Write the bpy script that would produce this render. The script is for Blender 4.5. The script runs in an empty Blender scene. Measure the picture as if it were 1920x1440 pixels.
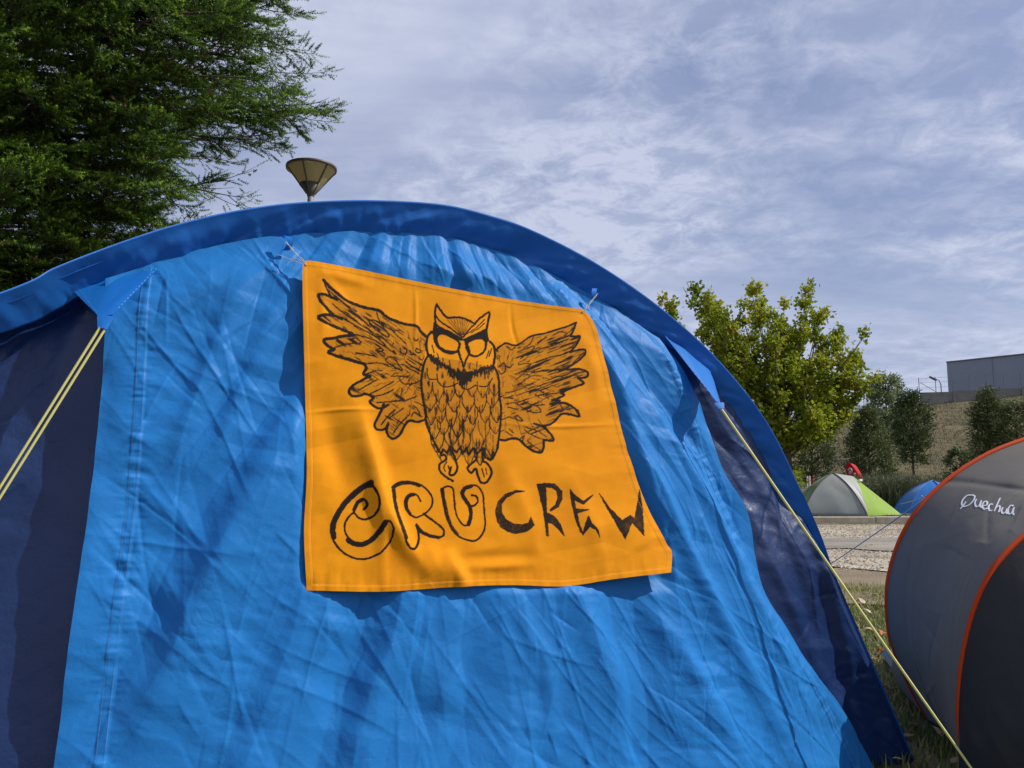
import bpy, math, random
import numpy as np
from mathutils import Vector
from mathutils.bvhtree import BVHTree

R = math.radians
random.seed(4)
rng = np.random.default_rng(11)
scene = bpy.context.scene
col = scene.collection

# ------------------------------------------------------------------ camera, sky, sun, exposure
F, CH, PITCH = 1480.0, 1.05, math.atan(177 / 1480.0)
cam = bpy.data.objects.new('camera', bpy.data.cameras.new('camera'))
col.objects.link(cam)
cam.location = (0, 0, CH)
cam.rotation_euler = (R(90) + PITCH, 0, 0)
cam.data.sensor_width = 36.0
cam.data.lens = 36.0 * F / 1920.0
cam.data.clip_start, cam.data.clip_end = 0.05, 3000
scene.camera = cam

SUN_EL, SUN_AZ = 46.0, -5.0           # azimuth measured from +X (right) towards +Y (away)
sd = Vector((math.cos(R(SUN_EL)) * math.cos(R(SUN_AZ)), math.cos(R(SUN_EL)) * math.sin(R(SUN_AZ)), math.sin(R(SUN_EL))))
sl = bpy.data.lights.new('sun', 'SUN')
sl.energy, sl.angle, sl.color = 5.0, R(0.53), (1.0, 0.955, 0.88)
sun = bpy.data.objects.new('sun', sl)
col.objects.link(sun)
sun.location = (8, -2, 10)
sun.rotation_euler = sd.to_track_quat('Z', 'Y').to_euler()

world = bpy.data.worlds.new('World')
scene.world = world
world.use_nodes = True
wn, wl = world.node_tree.nodes, world.node_tree.links
wn.clear()
w_out = wn.new('ShaderNodeOutputWorld')
w_bg = wn.new('ShaderNodeBackground')
w_bg.inputs['Strength'].default_value = 0.1
w_sky = wn.new('ShaderNodeTexSky')
w_sky.sky_type = 'NISHITA'
w_sky.sun_disc = False
w_sky.sun_elevation = R(SUN_EL)
w_sky.sun_rotation = math.atan2(sd.x, sd.y)
w_sky.air_density, w_sky.dust_density, w_sky.ozone_density = 1.0, 1.2, 2.0
w_tc = wn.new('ShaderNodeTexCoord')
w_sep = wn.new('ShaderNodeSeparateXYZ')
wl.new(w_tc.outputs['Generated'], w_sep.inputs[0])
def wmath(op, a, b=None, clamp=False):
    n = wn.new('ShaderNodeMath'); n.operation = op; n.use_clamp = clamp
    for i, v in enumerate((a, b)):
        if v is None: continue
        if isinstance(v, (int, float)): n.inputs[i].default_value = v
        else: wl.new(v, n.inputs[i])
    return n.outputs[0]
zc = wmath('ADD', wmath('MAXIMUM', w_sep.outputs[2], 0.0), 0.16)
px, py = wmath('DIVIDE', w_sep.outputs[0], zc), wmath('DIVIDE', w_sep.outputs[1], zc)
w_cmb = wn.new('ShaderNodeCombineXYZ')
wl.new(px, w_cmb.inputs[0]); wl.new(py, w_cmb.inputs[1])
def wnoise(scale, detail, rough, off, dist=0.0, stretch=(1, 1, 1), rot=0.0):
    m = wn.new('ShaderNodeMapping')
    m.inputs['Location'].default_value = off
    m.inputs['Rotation'].default_value = (0, 0, rot)
    m.inputs['Scale'].default_value = stretch
    wl.new(w_cmb.outputs[0], m.inputs[0])
    n = wn.new('ShaderNodeTexNoise')
    n.inputs['Scale'].default_value = scale; n.inputs['Detail'].default_value = detail
    n.inputs['Roughness'].default_value = rough; n.inputs['Distortion'].default_value = dist
    wl.new(m.outputs[0], n.inputs['Vector'])
    return n.outputs['Fac']
def wramp(v, stops):
    r = wn.new('ShaderNodeValToRGB')
    wl.new(v, r.inputs[0])
    while len(r.color_ramp.elements) < len(stops): r.color_ramp.elements.new(0.5)
    for e, (p, c) in zip(r.color_ramp.elements, stops):
        e.position = p; e.color = (c, c, c, 1)
    return r.outputs[0]
veil = wramp(wnoise(0.62, 5, 0.52, (22.1, 3.7, 0), 0.5, (1, 1, 1), 0.35), [(0.28, 0.50), (0.48, 0.74), (0.70, 0.97)])
puffs = wramp(wnoise(8.0, 8, 0.66, (8, 1, 0), 0.35), [(0.40, 0.0), (0.64, 1.0)])
pmask = wramp(wnoise(0.85, 3, 0.5, (6.6, 14.2, 0)), [(0.36, 0.0), (0.58, 1.0)])
streak = wramp(wnoise(1.3, 6, 0.6, (1.0, 5.0, 0), 0.4, (0.45, 1.5, 1), -0.5), [(0.44, 0.0), (0.72, 1.0)])
fac = wmath('ADD', veil, wmath('MULTIPLY', wmath('MULTIPLY', puffs, pmask), 0.27))
fac = wmath('ADD', fac, wmath('MULTIPLY', streak, 0.20), True)
w_cl = wn.new('ShaderNodeMix'); w_cl.data_type = 'RGBA'       # thin cloud is blue-grey, thick cloud nearly white
w_cl.inputs[6].default_value = (2.15, 2.85, 5.7, 1)
w_cl.inputs[7].default_value = (6.1, 6.6, 8.4, 1)
wl.new(wmath('POWER', fac, 2.2), w_cl.inputs[0])
w_mx = wn.new('ShaderNodeMix'); w_mx.data_type = 'RGBA'
wl.new(wmath('MULTIPLY', fac, 0.94), w_mx.inputs[0])
wl.new(w_sky.outputs[0], w_mx.inputs[6]); wl.new(w_cl.outputs[2], w_mx.inputs[7])
wl.new(w_mx.outputs[2], w_bg.inputs['Color'])
wl.new(w_bg.outputs[0], w_out.inputs['Surface'])

vs = scene.view_settings
vs.view_transform, vs.look, vs.gamma, vs.use_curve_mapping = 'Standard', 'None', 1.0, False
vs.exposure = -0.05
scene.cycles.max_bounces = 8
scene.cycles.transparent_max_bounces = 12

# ------------------------------------------------------------------ helpers
CP, SP = math.cos(PITCH), math.sin(PITCH)
CAM = np.array([0, 0, CH])
def ray(x, y):
    a = (np.asarray(x, float) - 960) / F
    b = -(np.asarray(y, float) - 720) / F
    return np.stack([a, CP - b * SP, SP + b * CP], -1)
def at(x, y, depth):                      # the point seen at photo pixel (x, y) whose world Y is depth
    r = ray(x, y)
    return CAM + r * (np.asarray(depth, float) / r[..., 1])[..., None]
def on_ground(x, y, z=0.0):
    r = ray(x, y)
    return CAM + r * ((z - CH) / r[2])

def mesh_np(verts, faces, smooth=True, name='m'):
    """faces: int array (n,3) or (n,4)"""
    verts = np.ascontiguousarray(verts, np.float32).reshape(-1, 3)
    faces = np.ascontiguousarray(faces, np.int32)
    k = faces.shape[1]
    me = bpy.data.meshes.new(name)
    me.vertices.add(len(verts)); me.vertices.foreach_set('co', verts.ravel())
    me.loops.add(faces.size); me.loops.foreach_set('vertex_index', faces.ravel())
    me.polygons.add(len(faces))
    me.polygons.foreach_set('loop_start', np.arange(0, faces.size, k, dtype=np.int32))
    me.polygons.foreach_set('loop_total', np.full(len(faces), k, np.int32))
    me.polygons.foreach_set('use_smooth', np.full(len(faces), smooth, bool))
    me.update(calc_edges=True)
    return me
def obj(name, me, mat=None, parent=None, label=None, cat=None, group=None, kind=None):
    o = bpy.data.objects.new(name, me)
    col.objects.link(o)
    if mat is not None and me is not None: me.materials.append(mat)
    if parent is not None: o.parent = parent
    if label: o['label'] = label
    if cat: o['category'] = cat
    if group: o['group'] = group
    if kind: o['kind'] = kind
    return o
def thing(name, loc, label, cat, group=None):
    o = obj(name, None, None, None, label, cat, group)
    o.location = loc
    o.empty_display_size = 0.1
    return o
def child(name, verts, faces, mat, parent, smooth=True, kind=None, label=None):
    """part in world coordinates under a thing/part"""
    v = np.asarray(verts, float).reshape(-1, 3)
    p, off = parent, np.zeros(3)
    while p is not None:
        off = off + np.array(p.location); p = p.parent
    return obj(name, mesh_np(v - off, faces, smooth, name), mat, parent, label=label, kind=kind)
def grid_faces(n, m, wrap=False):
    i, j = np.meshgrid(np.arange(n - 1), np.arange(m if wrap else m - 1), indexing='ij')
    a = i * m + j; b = i * m + (j + 1) % m
    return np.stack([a, b, b + m, a + m], -1).reshape(-1, 4)
def attr(o, name, vals):
    a = o.data.attributes.new(name, 'FLOAT', 'POINT')
    a.data.foreach_set('value', np.ascontiguousarray(vals, np.float32).ravel())
def tube(pts, rad, n=8, cap=True):
    P = np.asarray(pts, float); m = len(P)
    rad = np.broadcast_to(np.asarray(rad, float), (m,))
    T = np.gradient(P, axis=0); T /= np.linalg.norm(T, axis=1)[:, None] + 1e-12
    ref = np.array([0, 0, 1.0]) if abs(T[0, 2]) < 0.9 else np.array([1.0, 0, 0])
    A = np.zeros((m, 3)); a = np.cross(T[0], ref); a /= np.linalg.norm(a)
    for i in range(m):
        a = a - T[i] * (a @ T[i]); a /= np.linalg.norm(a) + 1e-12; A[i] = a
    B = np.cross(T, A)
    th = np.linspace(0, 2 * np.pi, n, endpoint=False)
    V = P[:, None] + rad[:, None, None] * (np.cos(th)[None, :, None] * A[:, None] + np.sin(th)[None, :, None] * B[:, None])
    return V.reshape(-1, 3), grid_faces(m, n, True)
def join(parts):
    parts = [(np.asarray(v, float).reshape(-1, 3), np.asarray(f)) for v, f in parts]
    tri = any(f.shape[1] == 3 for _, f in parts)
    vs_, fs_, o = [], [], 0
    for v, f in parts:
        if tri and f.shape[1] == 4: f = np.concatenate([f[:, [0, 1, 2]], f[:, [0, 2, 3]]])
        vs_.append(v); fs_.append(f + o); o += len(v)
    return np.concatenate(vs_), np.concatenate(fs_)
def box(c, s, rz=0.0):
    c = np.asarray(c, float); h = np.asarray(s, float) / 2
    v = np.array([[x, y, z] for x in (-1, 1) for y in (-1, 1) for z in (-1, 1)], float) * h
    ca, sa = math.cos(rz), math.sin(rz)
    v = np.stack([v[:, 0] * ca - v[:, 1] * sa, v[:, 0] * sa + v[:, 1] * ca, v[:, 2]], -1) + c
    f = np.array([[0, 1, 3, 2], [4, 6, 7, 5], [0, 4, 5, 1], [2, 3, 7, 6], [0, 2, 6, 4], [1, 5, 7, 3]])
    return v, f
def spline(P, n):
    """Catmull-Rom resample to n points, uniform in arc length"""
    P = np.asarray(P, float)
    Q = np.concatenate([[2 * P[0] - P[1]], P, [2 * P[-1] - P[-2]]])
    out = []
    for i in range(len(P) - 1):
        p0, p1, p2, p3 = Q[i:i + 4]
        t = np.linspace(0, 1, 24, endpoint=False)[:, None]
        out.append(0.5 * ((2 * p1) + (-p0 + p2) * t + (2 * p0 - 5 * p1 + 4 * p2 - p3) * t**2 + (-p0 + 3 * p1 - 3 * p2 + p3) * t**3))
    out = np.concatenate(out + [P[-1:]])
    s = np.concatenate([[0], np.cumsum(np.linalg.norm(np.diff(out, axis=0), axis=1))])
    q = np.linspace(0, s[-1], n)
    return np.stack([np.interp(q, s, out[:, k]) for k in range(out.shape[1])], -1)
# --- 2-D noise
def _h(ix, iy, seed):
    n = (ix.astype(np.int64) * 374761393 + iy.astype(np.int64) * 668265263 + seed * 974634777) & 0xFFFFFFFF
    n = ((n ^ (n >> 13)) * 1274126177) & 0xFFFFFFFF
    return ((n ^ (n >> 16)) & 0xFFFF) / 65535.0
def vnoise(x, y, seed=0):
    ix, iy = np.floor(x), np.floor(y); fx, fy = x - ix, y - iy
    fx = fx * fx * fx * (fx * (fx * 6 - 15) + 10); fy = fy * fy * fy * (fy * (fy * 6 - 15) + 10)
    a, b, c, d = _h(ix, iy, seed), _h(ix + 1, iy, seed), _h(ix, iy + 1, seed), _h(ix + 1, iy + 1, seed)
    return (a * (1 - fx) + b * fx) * (1 - fy) + (c * (1 - fx) + d * fx) * fy
def fbm(x, y, seed=0, o=4):
    s, a, t = 0, 0.5, 0
    for k in range(o):
        s = s + a * vnoise(x * 2**k, y * 2**k, seed + k * 17); t += a; a *= 0.5
    return s / t
def facets(x, y, seed=0):
    """piecewise-linear random relief: flat facets that meet in sharp creases"""
    x = x + y * 0.5
    ix, iy = np.floor(x), np.floor(y); fx, fy = x - ix, y - iy
    a, b, c, d = _h(ix, iy, seed), _h(ix + 1, iy, seed), _h(ix, iy + 1, seed), _h(ix + 1, iy + 1, seed)
    up = fx + fy < 1
    return np.where(up, a + (b - a) * fx + (c - a) * fy, d + (c - d) * (1 - fx) + (b - d) * (1 - fy))
def sstep(a, b, x):
    t = np.clip((x - a) / (b - a), 0, 1); return t * t * (3 - 2 * t)
def seg_dist(x, y, P):
    """distance, arc position (0..1) and side to polyline P"""
    P = np.asarray(P, float); L = np.linalg.norm(np.diff(P, axis=0), axis=1); tot = L.sum(); acc = 0
    bd = np.full(x.shape, 1e9); bs = np.zeros(x.shape); bsd = np.zeros(x.shape)
    for i in range(len(P) - 1):
        d = P[i + 1] - P[i]; l = L[i] + 1e-12; d = d / l
        rx, ry = x - P[i, 0], y - P[i, 1]
        t = np.clip(rx * d[0] + ry * d[1], 0, l)
        ex, ey = rx - t * d[0], ry - t * d[1]
        dist = np.hypot(ex, ey); m = dist < bd
        bd = np.where(m, dist, bd); bs = np.where(m, (acc + t) / tot, bs); bsd = np.where(m, np.sign(d[0] * ry - d[1] * rx), bsd)
        acc += L[i]
    return bd, bs, bsd

# ------------------------------------------------------------------ materials
def new_mat(name):
    m = bpy.data.materials.new(name); m.use_nodes = True
    return m, m.node_tree.nodes, m.node_tree.links, m.node_tree.nodes['Principled BSDF']
def lk(nl, a, b): nl.new(a, b)
def tex(nt, kind, scale, detail=4, rough=0.55, coord='Object', mscale=None, rot=None):
    tc = nt.nodes.new('ShaderNodeTexCoord')
    n = nt.nodes.new(kind)
    n.inputs['Scale'].default_value = scale
    if kind == 'ShaderNodeTexNoise':
        n.inputs['Detail'].default_value = detail; n.inputs['Roughness'].default_value = rough
    v = tc.outputs[coord]
    if mscale or rot:
        mp = nt.nodes.new('ShaderNodeMapping')
        if mscale: mp.inputs['Scale'].default_value = mscale
        if rot: mp.inputs['Rotation'].default_value = rot
        nt.links.new(v, mp.inputs[0]); v = mp.outputs[0]
    nt.links.new(v, n.inputs['Vector'])
    return n
def ramp(nt, v, stops):
    r = nt.nodes.new('ShaderNodeValToRGB'); nt.links.new(v, r.inputs[0])
    while len(r.color_ramp.elements) < len(stops): r.color_ramp.elements.new(0.5)
    for e, (p, c) in zip(r.color_ramp.elements, stops):
        e.position = p; e.color = (*c, 1) if len(c) == 3 else c
    return r.outputs[0]
def bump(nt, b, height, strength=0.3, dist=0.01):
    n = nt.nodes.new('ShaderNodeBump'); n.inputs['Strength'].default_value = strength; n.inputs['Distance'].default_value = dist
    nt.links.new(height, n.inputs['Height']); nt.links.new(n.outputs[0], b.inputs['Normal'])
    return n
def mixrgb(nt, f, a, b, mode='MIX'):
    n = nt.nodes.new('ShaderNodeMix'); n.data_type = 'RGBA'; n.blend_type = mode
    for s, v in ((0, f), (6, a), (7, b)):
        if isinstance(v, (int, float)): n.inputs[s].default_value = v
        elif isinstance(v, tuple): n.inputs[s].default_value = (*v, 1)
        else: nt.links.new(v, n.inputs[s])
    return n.outputs[2]
def plain(name, c, rough=0.7, var=0.15, scale=6, bmp=0.0, bscale=40, metallic=0.0, spec=0.4):
    m, nn, nl, b = new_mat(name); nt = m.node_tree
    n = tex(nt, 'ShaderNodeTexNoise', scale, 5, 0.6)
    lo = tuple(x * (1 - var) for x in c); hi = tuple(min(1, x * (1 + var)) for x in c)
    lk(nl, ramp(nt, n.outputs['Fac'], [(0.3, lo), (0.7, hi)]), b.inputs['Base Color'])
    b.inputs['Roughness'].default_value = rough; b.inputs['Metallic'].default_value = metallic
    b.inputs['Specular IOR Level'].default_value = spec
    if bmp:
        k = tex(nt, 'ShaderNodeTexNoise', bscale, 4, 0.6); bump(nt, b, k.outputs['Fac'], bmp, 0.01)
    return m
def nylon(name, c, rough=0.42, transl=0.22, spec=0.5, bstr=0.35, sheen=0.15, crink=1.0):
    """thin coated tent cloth: soft sheen, fine crinkle, some light passes through"""
    m, nn, nl, b = new_mat(name); nt = m.node_tree
    n = tex(nt, 'ShaderNodeTexNoise', 3.0, 4, 0.6)
    lk(nl, ramp(nt, n.outputs['Fac'], [(0.3, tuple(x * 0.90 for x in c)), (0.7, tuple(min(1, x * 1.06) for x in c))]), b.inputs['Base Color'])
    b.inputs['Roughness'].default_value = rough
    b.inputs['Specular IOR Level'].default_value = spec
    b.inputs['Sheen Weight'].default_value = sheen; b.inputs['Sheen Roughness'].default_value = 0.4
    k1 = tex(nt, 'ShaderNodeTexNoise', 22 * crink, 6, 0.62)
    v1 = tex(nt, 'ShaderNodeTexVoronoi', 26 * crink); v1.feature = 'DISTANCE_TO_EDGE'
    e = ramp(nt, v1.outputs['Distance'], [(0.0, (0, 0, 0)), (0.12, (1, 1, 1))])
    pm = tex(nt, 'ShaderNodeTexNoise', 5, 3, 0.5)
    pr = ramp(nt, pm.outputs['Fac'], [(0.48, (0, 0, 0)), (0.66, (1, 1, 1))])
    h = mixrgb(nt, 0.12, k1.outputs['Fac'], mixrgb(nt, pr, (1, 1, 1), e))
    bump(nt, b, h, bstr, 0.006)
    t = nn.new('ShaderNodeBsdfTranslucent'); t.inputs['Color'].default_value = (*[min(1, x * 1.2) for x in c], 1)
    mx = nn.new('ShaderNodeMixShader'); mx.inputs[0].default_value = transl
    lk(nl, b.outputs[0], mx.inputs[1]); lk(nl, t.outputs[0], mx.inputs[2])
    lk(nl, mx.outputs[0], nn['Material Output'].inputs['Surface'])
    return m
def leafmat(name, stops, transl=0.35, rough=0.5):
    m, nn, nl, b = new_mat(name); nt = m.node_tree
    a = nn.new('ShaderNodeAttribute'); a.attribute_name = 'tint'
    c = ramp(nt, a.outputs['Fac'], stops)
    lk(nl, c, b.inputs['Base Color']); b.inputs['Roughness'].default_value = rough
    b.inputs['Specular IOR Level'].default_value = 0.3
    t = nn.new('ShaderNodeBsdfTranslucent'); lk(nl, c, t.inputs['Color'])
    mx = nn.new('ShaderNodeMixShader'); mx.inputs[0].default_value = transl
    lk(nl, b.outputs[0], mx.inputs[1]); lk(nl, t.outputs[0], mx.inputs[2])
    lk(nl, mx.outputs[0], nn['Material Output'].inputs['Surface'])
    return m

M = {}
M['blue'] = nylon('blue_nylon', (0.018, 0.192, 0.54), 0.50, 0.14, spec=0.18, bstr=0.45, sheen=0.05)
M['sleeve'] = nylon('blue_sleeve_nylon', (0.008, 0.145, 0.54), 0.42, 0.14, spec=0.4, bstr=0.2)
M['navy'] = nylon('navy_nylon', (0.007, 0.027, 0.108), 0.42, 0.04, spec=0.5, bstr=0.6, sheen=0.0)
M['tab'] = nylon('blue_tab_nylon', (0.010, 0.165, 0.56), 0.55, 0.22, spec=0.2, bstr=0.15, sheen=0.0)
M['thread'] = plain('pale_blue_thread', (0.16, 0.36, 0.66), 0.7)
M['othread'] = plain('pale_orange_thread', (0.85, 0.50, 0.16), 0.7)
M['string'] = plain('grey_string', (0.42, 0.42, 0.42), 0.7)
M['bark'] = plain('bark', (0.075, 0.055, 0.040), 0.9, 0.4, 8, 0.6, 30)
M['steel'] = plain('peg_steel', (0.4, 0.4, 0.4), 0.35, 0.1, metallic=0.9)

# ------------------------------------------------------------------ ground, road, hill
KY, KZ = 17.7, 0.2                       # kerb line and height of the verge behind it
def hill_z(X, Y):
    zc_ = np.clip(1.05 + 5.15 + 0.103 * (X - 27), 1.2, 14)
    t = sstep(25.5, 70, Y)
    t = 0.55 * t + 0.45 * np.clip((Y - 25.5) / 44.5, 0, 1)
    z = KZ + t * (zc_ - KZ)
    z += 0.35 * sstep(57.5, 58.6, Y + 0.05 * X) * sstep(20, 30, X)
    z += np.where(Y > 26, (fbm(X * 0.35, Y * 0.35, 5) - 0.5) * 0.5 * sstep(26, 32, Y), 0)
    return z
def ground_z(X, Y):
    z = np.where(Y < KY, 0.0, KZ - 0.02)
    z = z + np.where(Y < 8.5, (fbm(X * 1.3, Y * 1.3, 3) - 0.5) * 0.05, 0)
    return np.where(Y > 25.5, hill_z(X, Y), z)
def sheet(name, xs, ys, zf, mat, kind='structure'):
    X, Y = np.meshgrid(xs, ys, indexing='ij')
    V = np.stack([X, Y, zf(X, Y)], -1).reshape(-1, 3)
    return obj(name, mesh_np(V, grid_faces(len(xs), len(ys))[:, ::-1], True, name), mat, kind=kind)
def lin(*segs):
    return np.unique(np.concatenate([np.linspace(a, b, n) for a, b, n in segs]))

m, nn, nl, b = new_mat('turf_soil'); nt = m.node_tree
n1 = tex(nt, 'ShaderNodeTexNoise', 1.6, 6, 0.65); n2 = tex(nt, 'ShaderNodeTexNoise', 22, 5, 0.7)
g = ramp(nt, n1.outputs['Fac'], [(0.35, (0.075, 0.080, 0.030)), (0.5, (0.12, 0.105, 0.050)), (0.66, (0.20, 0.155, 0.085))])
lk(nl, mixrgb(nt, n2.outputs['Fac'], mixrgb(nt, 0.5, g, (0.03, 0.03, 0.015)), g), b.inputs['Base Color'])
b.inputs['Roughness'].default_value = 0.95; bump(nt, b, n2.outputs['Fac'], 0.7, 0.03)
M['soil'] = m
m, nn, nl, b = new_mat('dry_hill_grass'); nt = m.node_tree
n1 = tex(nt, 'ShaderNodeTexNoise', 0.35, 7, 0.62, mscale=(1, 0.7, 1)); n2 = tex(nt, 'ShaderNodeTexNoise', 4.5, 6, 0.72, mscale=(1, 0.6, 1))
g1 = ramp(nt, n1.outputs['Fac'], [(0.36, (0.075, 0.072, 0.028)), (0.5, (0.120, 0.100, 0.044)), (0.66, (0.18, 0.142, 0.068))])
g2 = ramp(nt, n2.outputs['Fac'], [(0.36, (0.35, 0.36, 0.34)), (0.62, (1.1, 1.08, 1.0))])
lk(nl, mixrgb(nt, 1.0, g1, g2, 'MULTIPLY'), b.inputs['Base Color'])
b.inputs['Roughness'].default_value = 1.0; bump(nt, b, n2.outputs['Fac'], 0.8, 0.25)
M['hill'] = m
def ground_like(name, c1, c2, c3, s1, s2, bs):
    m, nn, nl, b = new_mat(name); nt = m.node_tree
    a = tex(nt, 'ShaderNodeTexNoise', s1, 5, 0.6, mscale=(0.35, 1, 1)); v = tex(nt, 'ShaderNodeTexVoronoi', s2)
    g = ramp(nt, a.outputs['Fac'], [(0.32, c1), (0.5, c2), (0.68, c3)])
    vr = ramp(nt, v.outputs['Color'], [(0.1, (0.78, 0.78, 0.78)), (0.9, (1.1, 1.08, 1.05))])
    lk(nl, mixrgb(nt, 1.0, g, vr, 'MULTIPLY'), b.inputs['Base Color']); b.inputs['Roughness'].default_value = 0.95
    bump(nt, b, v.outputs['Distance'], bs, 0.02)
    return m
M['gravel'] = ground_like('pale_gravel', (0.20, 0.165, 0.12), (0.36, 0.31, 0.235), (0.46, 0.41, 0.32), 1.6, 26, 0.8)
M['asphalt'] = ground_like('worn_asphalt', (0.14, 0.128, 0.110), (0.20, 0.182, 0.155), (0.30, 0.265, 0.21), 1.2, 60, 0.4)
M['dirt'] = ground_like('packed_dirt', (0.13, 0.095, 0.06), (0.20, 0.150, 0.095), (0.27, 0.21, 0.14), 0.9, 34, 0.3)
M['concrete'] = plain('kerb_concrete', (0.32, 0.285, 0.22), 0.9, 0.25, 5, 0.4, 50)

xs = lin((-300, -40, 14), (-40, 60, 201), (60, 400, 20))
sheet('ground', lin((-300, -20, 12), (-20, 25, 181), (25, 300, 14)), np.array(sorted(set(np.round(lin((-60, -4, 8), (-4, 9, 105), (9, KY - 0.05, 6), (KY + 0.1, 25.5, 8)), 4)))), ground_z, M['soil'])
sheet('hill', xs, lin((25.5, 80, 160), (80, 160, 20), (160, 900, 10)), lambda X, Y: hill_z(X, Y) + np.where(Y < 25.6, -0.02, 0), M['hill'])
def wob(X, s): return (fbm(X * 0.9, X * 0 + s, s, 5) - 0.5) * 1.5
def strip(name, y0, y1, z, mat, s):
    xs_ = lin((-40, -6, 18), (-6, 2, 40), (2, 9, 140), (9, 60, 40)); t = np.linspace(0, 1, 30)
    X, T = np.meshgrid(xs_, t, indexing='ij')
    a = y0 + wob(X, s) if y0 < KY else y0 + 0 * X
    c = y1 + wob(X, s + 3) if y1 < 17 else y1 + 0 * X
    Y = a + (c - a) * T
    edge = np.minimum(T, 1 - T)
    V = np.stack([X, Y, z + (fbm(X * 3, Y * 3, s) - 0.5) * 0.02 * sstep(0, 0.1, edge)], -1).reshape(-1, 3)
    return obj(name, mesh_np(V, grid_faces(len(xs_), len(t))[:, ::-1], True, name), mat, kind='structure')
strip('dirt_path', 7.1, 9.6, 0.022, M['dirt'], 41)
strip('gravel_road', 9.0, KY + 0.02, 0.036, M['gravel'], 47)
strip('asphalt_lane', 11.2, 13.6, 0.054, M['asphalt'], 53)

# kerb with single stones
kerb = obj('kerb', None, kind='structure'); kerb.location = (0, KY, 0)
JX = float(at(1643, 975, KY)[0])
def bevel_box(c, s, bv=0.012):
    c = np.asarray(c, float); hx, hy, hz = np.asarray(s) / 2
    ring = [(-hy, -hz), (hy, -hz), (hy, hz - bv), (hy - bv, hz), (-hy + bv, hz), (-hy, hz - bv)]
    V = np.array([[x, y, z] for x in (-hx, hx) for y, z in ring]) + c
    f = [[i, (i + 1) % 6, (i + 1) % 6 + 6, i + 6] for i in range(6)]
    f += [[0, 5, 4, 3], [0, 3, 2, 1], [6, 7, 8, 9], [6, 9, 10, 11]]
    return V, np.array(f)
sv, sf = bevel_box((0, 0.16, KZ / 2 - 0.02), (1.78, 0.30, KZ + 0.05))
kme = mesh_np(sv, sf, False, 'kerb_stone'); kme.materials.append(M['concrete'])
for i in range(-9, 14):
    o = bpy.data.objects.new('kerb_stone', kme); col.objects.link(o); o.parent = kerb
    o.location = (JX + 0.9 + 1.8 * i, random.uniform(-0.008, 0.008), random.uniform(-0.006, 0.006)); o.rotation_euler.z = random.uniform(-0.004, 0.004)

# gravel stones, grass and fallen leaves on the ground
octa_v = np.array([[1, 0, 0], [-1, 0, 0], [0, 1, 0], [0, -1, 0], [0, 0, 1], [0, 0, -0.6]], float)
octa_f = np.array([[0, 2, 4], [2, 1, 4], [1, 3, 4], [3, 0, 4], [2, 0, 5], [1, 2, 5], [3, 1, 5], [0, 3, 5]])
def scatter(base_v, base_f, P, S, rot=None):
    n = len(P); k = len(base_v)
    a = rng.uniform(0, 2 * np.pi, n) if rot is None else rot
    ca, sa = np.cos(a)[:, None], np.sin(a)[:, None]
    B = base_v[None] * S[:, None, :]
    V = np.stack([B[..., 0] * ca - B[..., 1] * sa, B[..., 0] * sa + B[..., 1] * ca, B[..., 2]], -1) + P[:, None]
    Fc = (base_f[None] + (np.arange(n) * k)[:, None, None]).reshape(-1, base_f.shape[1])
    return V.reshape(-1, 3), Fc, k
n = 16000
P = np.stack([rng.uniform(1.5, 11, n), rng.uniform(8.9, KY - 0.05, n), np.full(n, 0.045)], -1)
keep = (np.abs(P[:, 1] - 12.4) + (fbm(P[:, 0] * 1.3, P[:, 1] * 1.3, 12) - 0.5) * 2.2 > 0.9) | (rng.random(n) < 0.2)
P = P[keep]; n = len(P)
s = rng.uniform(0.006, 0.019, n)
V, Fc, k = scatter(octa_v, octa_f, P, np.stack([s * rng.uniform(0.7, 1.5, n), s, s * 0.7], -1))
o = obj('gravel_stones', mesh_np(V, Fc, False), leafmat('gravel_stone', [(0, (0.16, 0.13, 0.095)), (0.5, (0.36, 0.31, 0.24)), (1, (0.55, 0.50, 0.42))], 0.0, 0.9),
        label='loose pale gravel scattered over the road', cat='gravel', kind='stuff')
attr(o, 'tint', np.repeat(rng.random(n), k))

def grass(name, n, xr, yr, hmin, hmax, zf, stops, label, dens=None, width=0.004):
    X, Y = rng.uniform(*xr, n), rng.uniform(*yr, n)
    if dens is not None:
        kp = rng.random(n) < dens(X, Y); X, Y = X[kp], Y[kp]
    n = len(X); h = rng.uniform(hmin, hmax, n); a = rng.uniform(0, 2 * np.pi, n); l = rng.uniform(0.2, 1.1, n) * h
    b0 = np.stack([X, Y, zf(X, Y) - 0.004], -1); d = np.stack([np.cos(a), np.sin(a), 0 * a], -1); s = np.stack([-np.sin(a), np.cos(a), 0 * a], -1) * width
    up = np.array([0, 0, 1.0])
    mid = b0 + d * (l * 0.35)[:, None] + up * (h * 0.6)[:, None]; tip = b0 + d * l[:, None] + up * h[:, None]
    V = np.stack([b0 - s, b0 + s, mid - s * 0.7, mid + s * 0.7, tip], 1).reshape(-1, 3)
    Fc = (np.array([[0, 1, 3], [0, 3, 2], [2, 3, 4]])[None] + (np.arange(n) * 5)[:, None, None]).reshape(-1, 3)
    o = obj(name, mesh_np(V, Fc, False), leafmat(name + '_mat', stops, 0.3, 0.6), label=label, cat='grass', kind='stuff')
    attr(o, 'tint', np.repeat(np.clip(0.25 + 0.5 * fbm(X * 1.5, Y * 1.5, 9) + rng.normal(0, 0.22, n), 0, 1), 5))
    return o
gs = [(0.0, (0.065, 0.115, 0.018)), (0.45, (0.14, 0.185, 0.035)), (0.7, (0.27, 0.25, 0.085)), (1.0, (0.46, 0.39, 0.21))]
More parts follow.
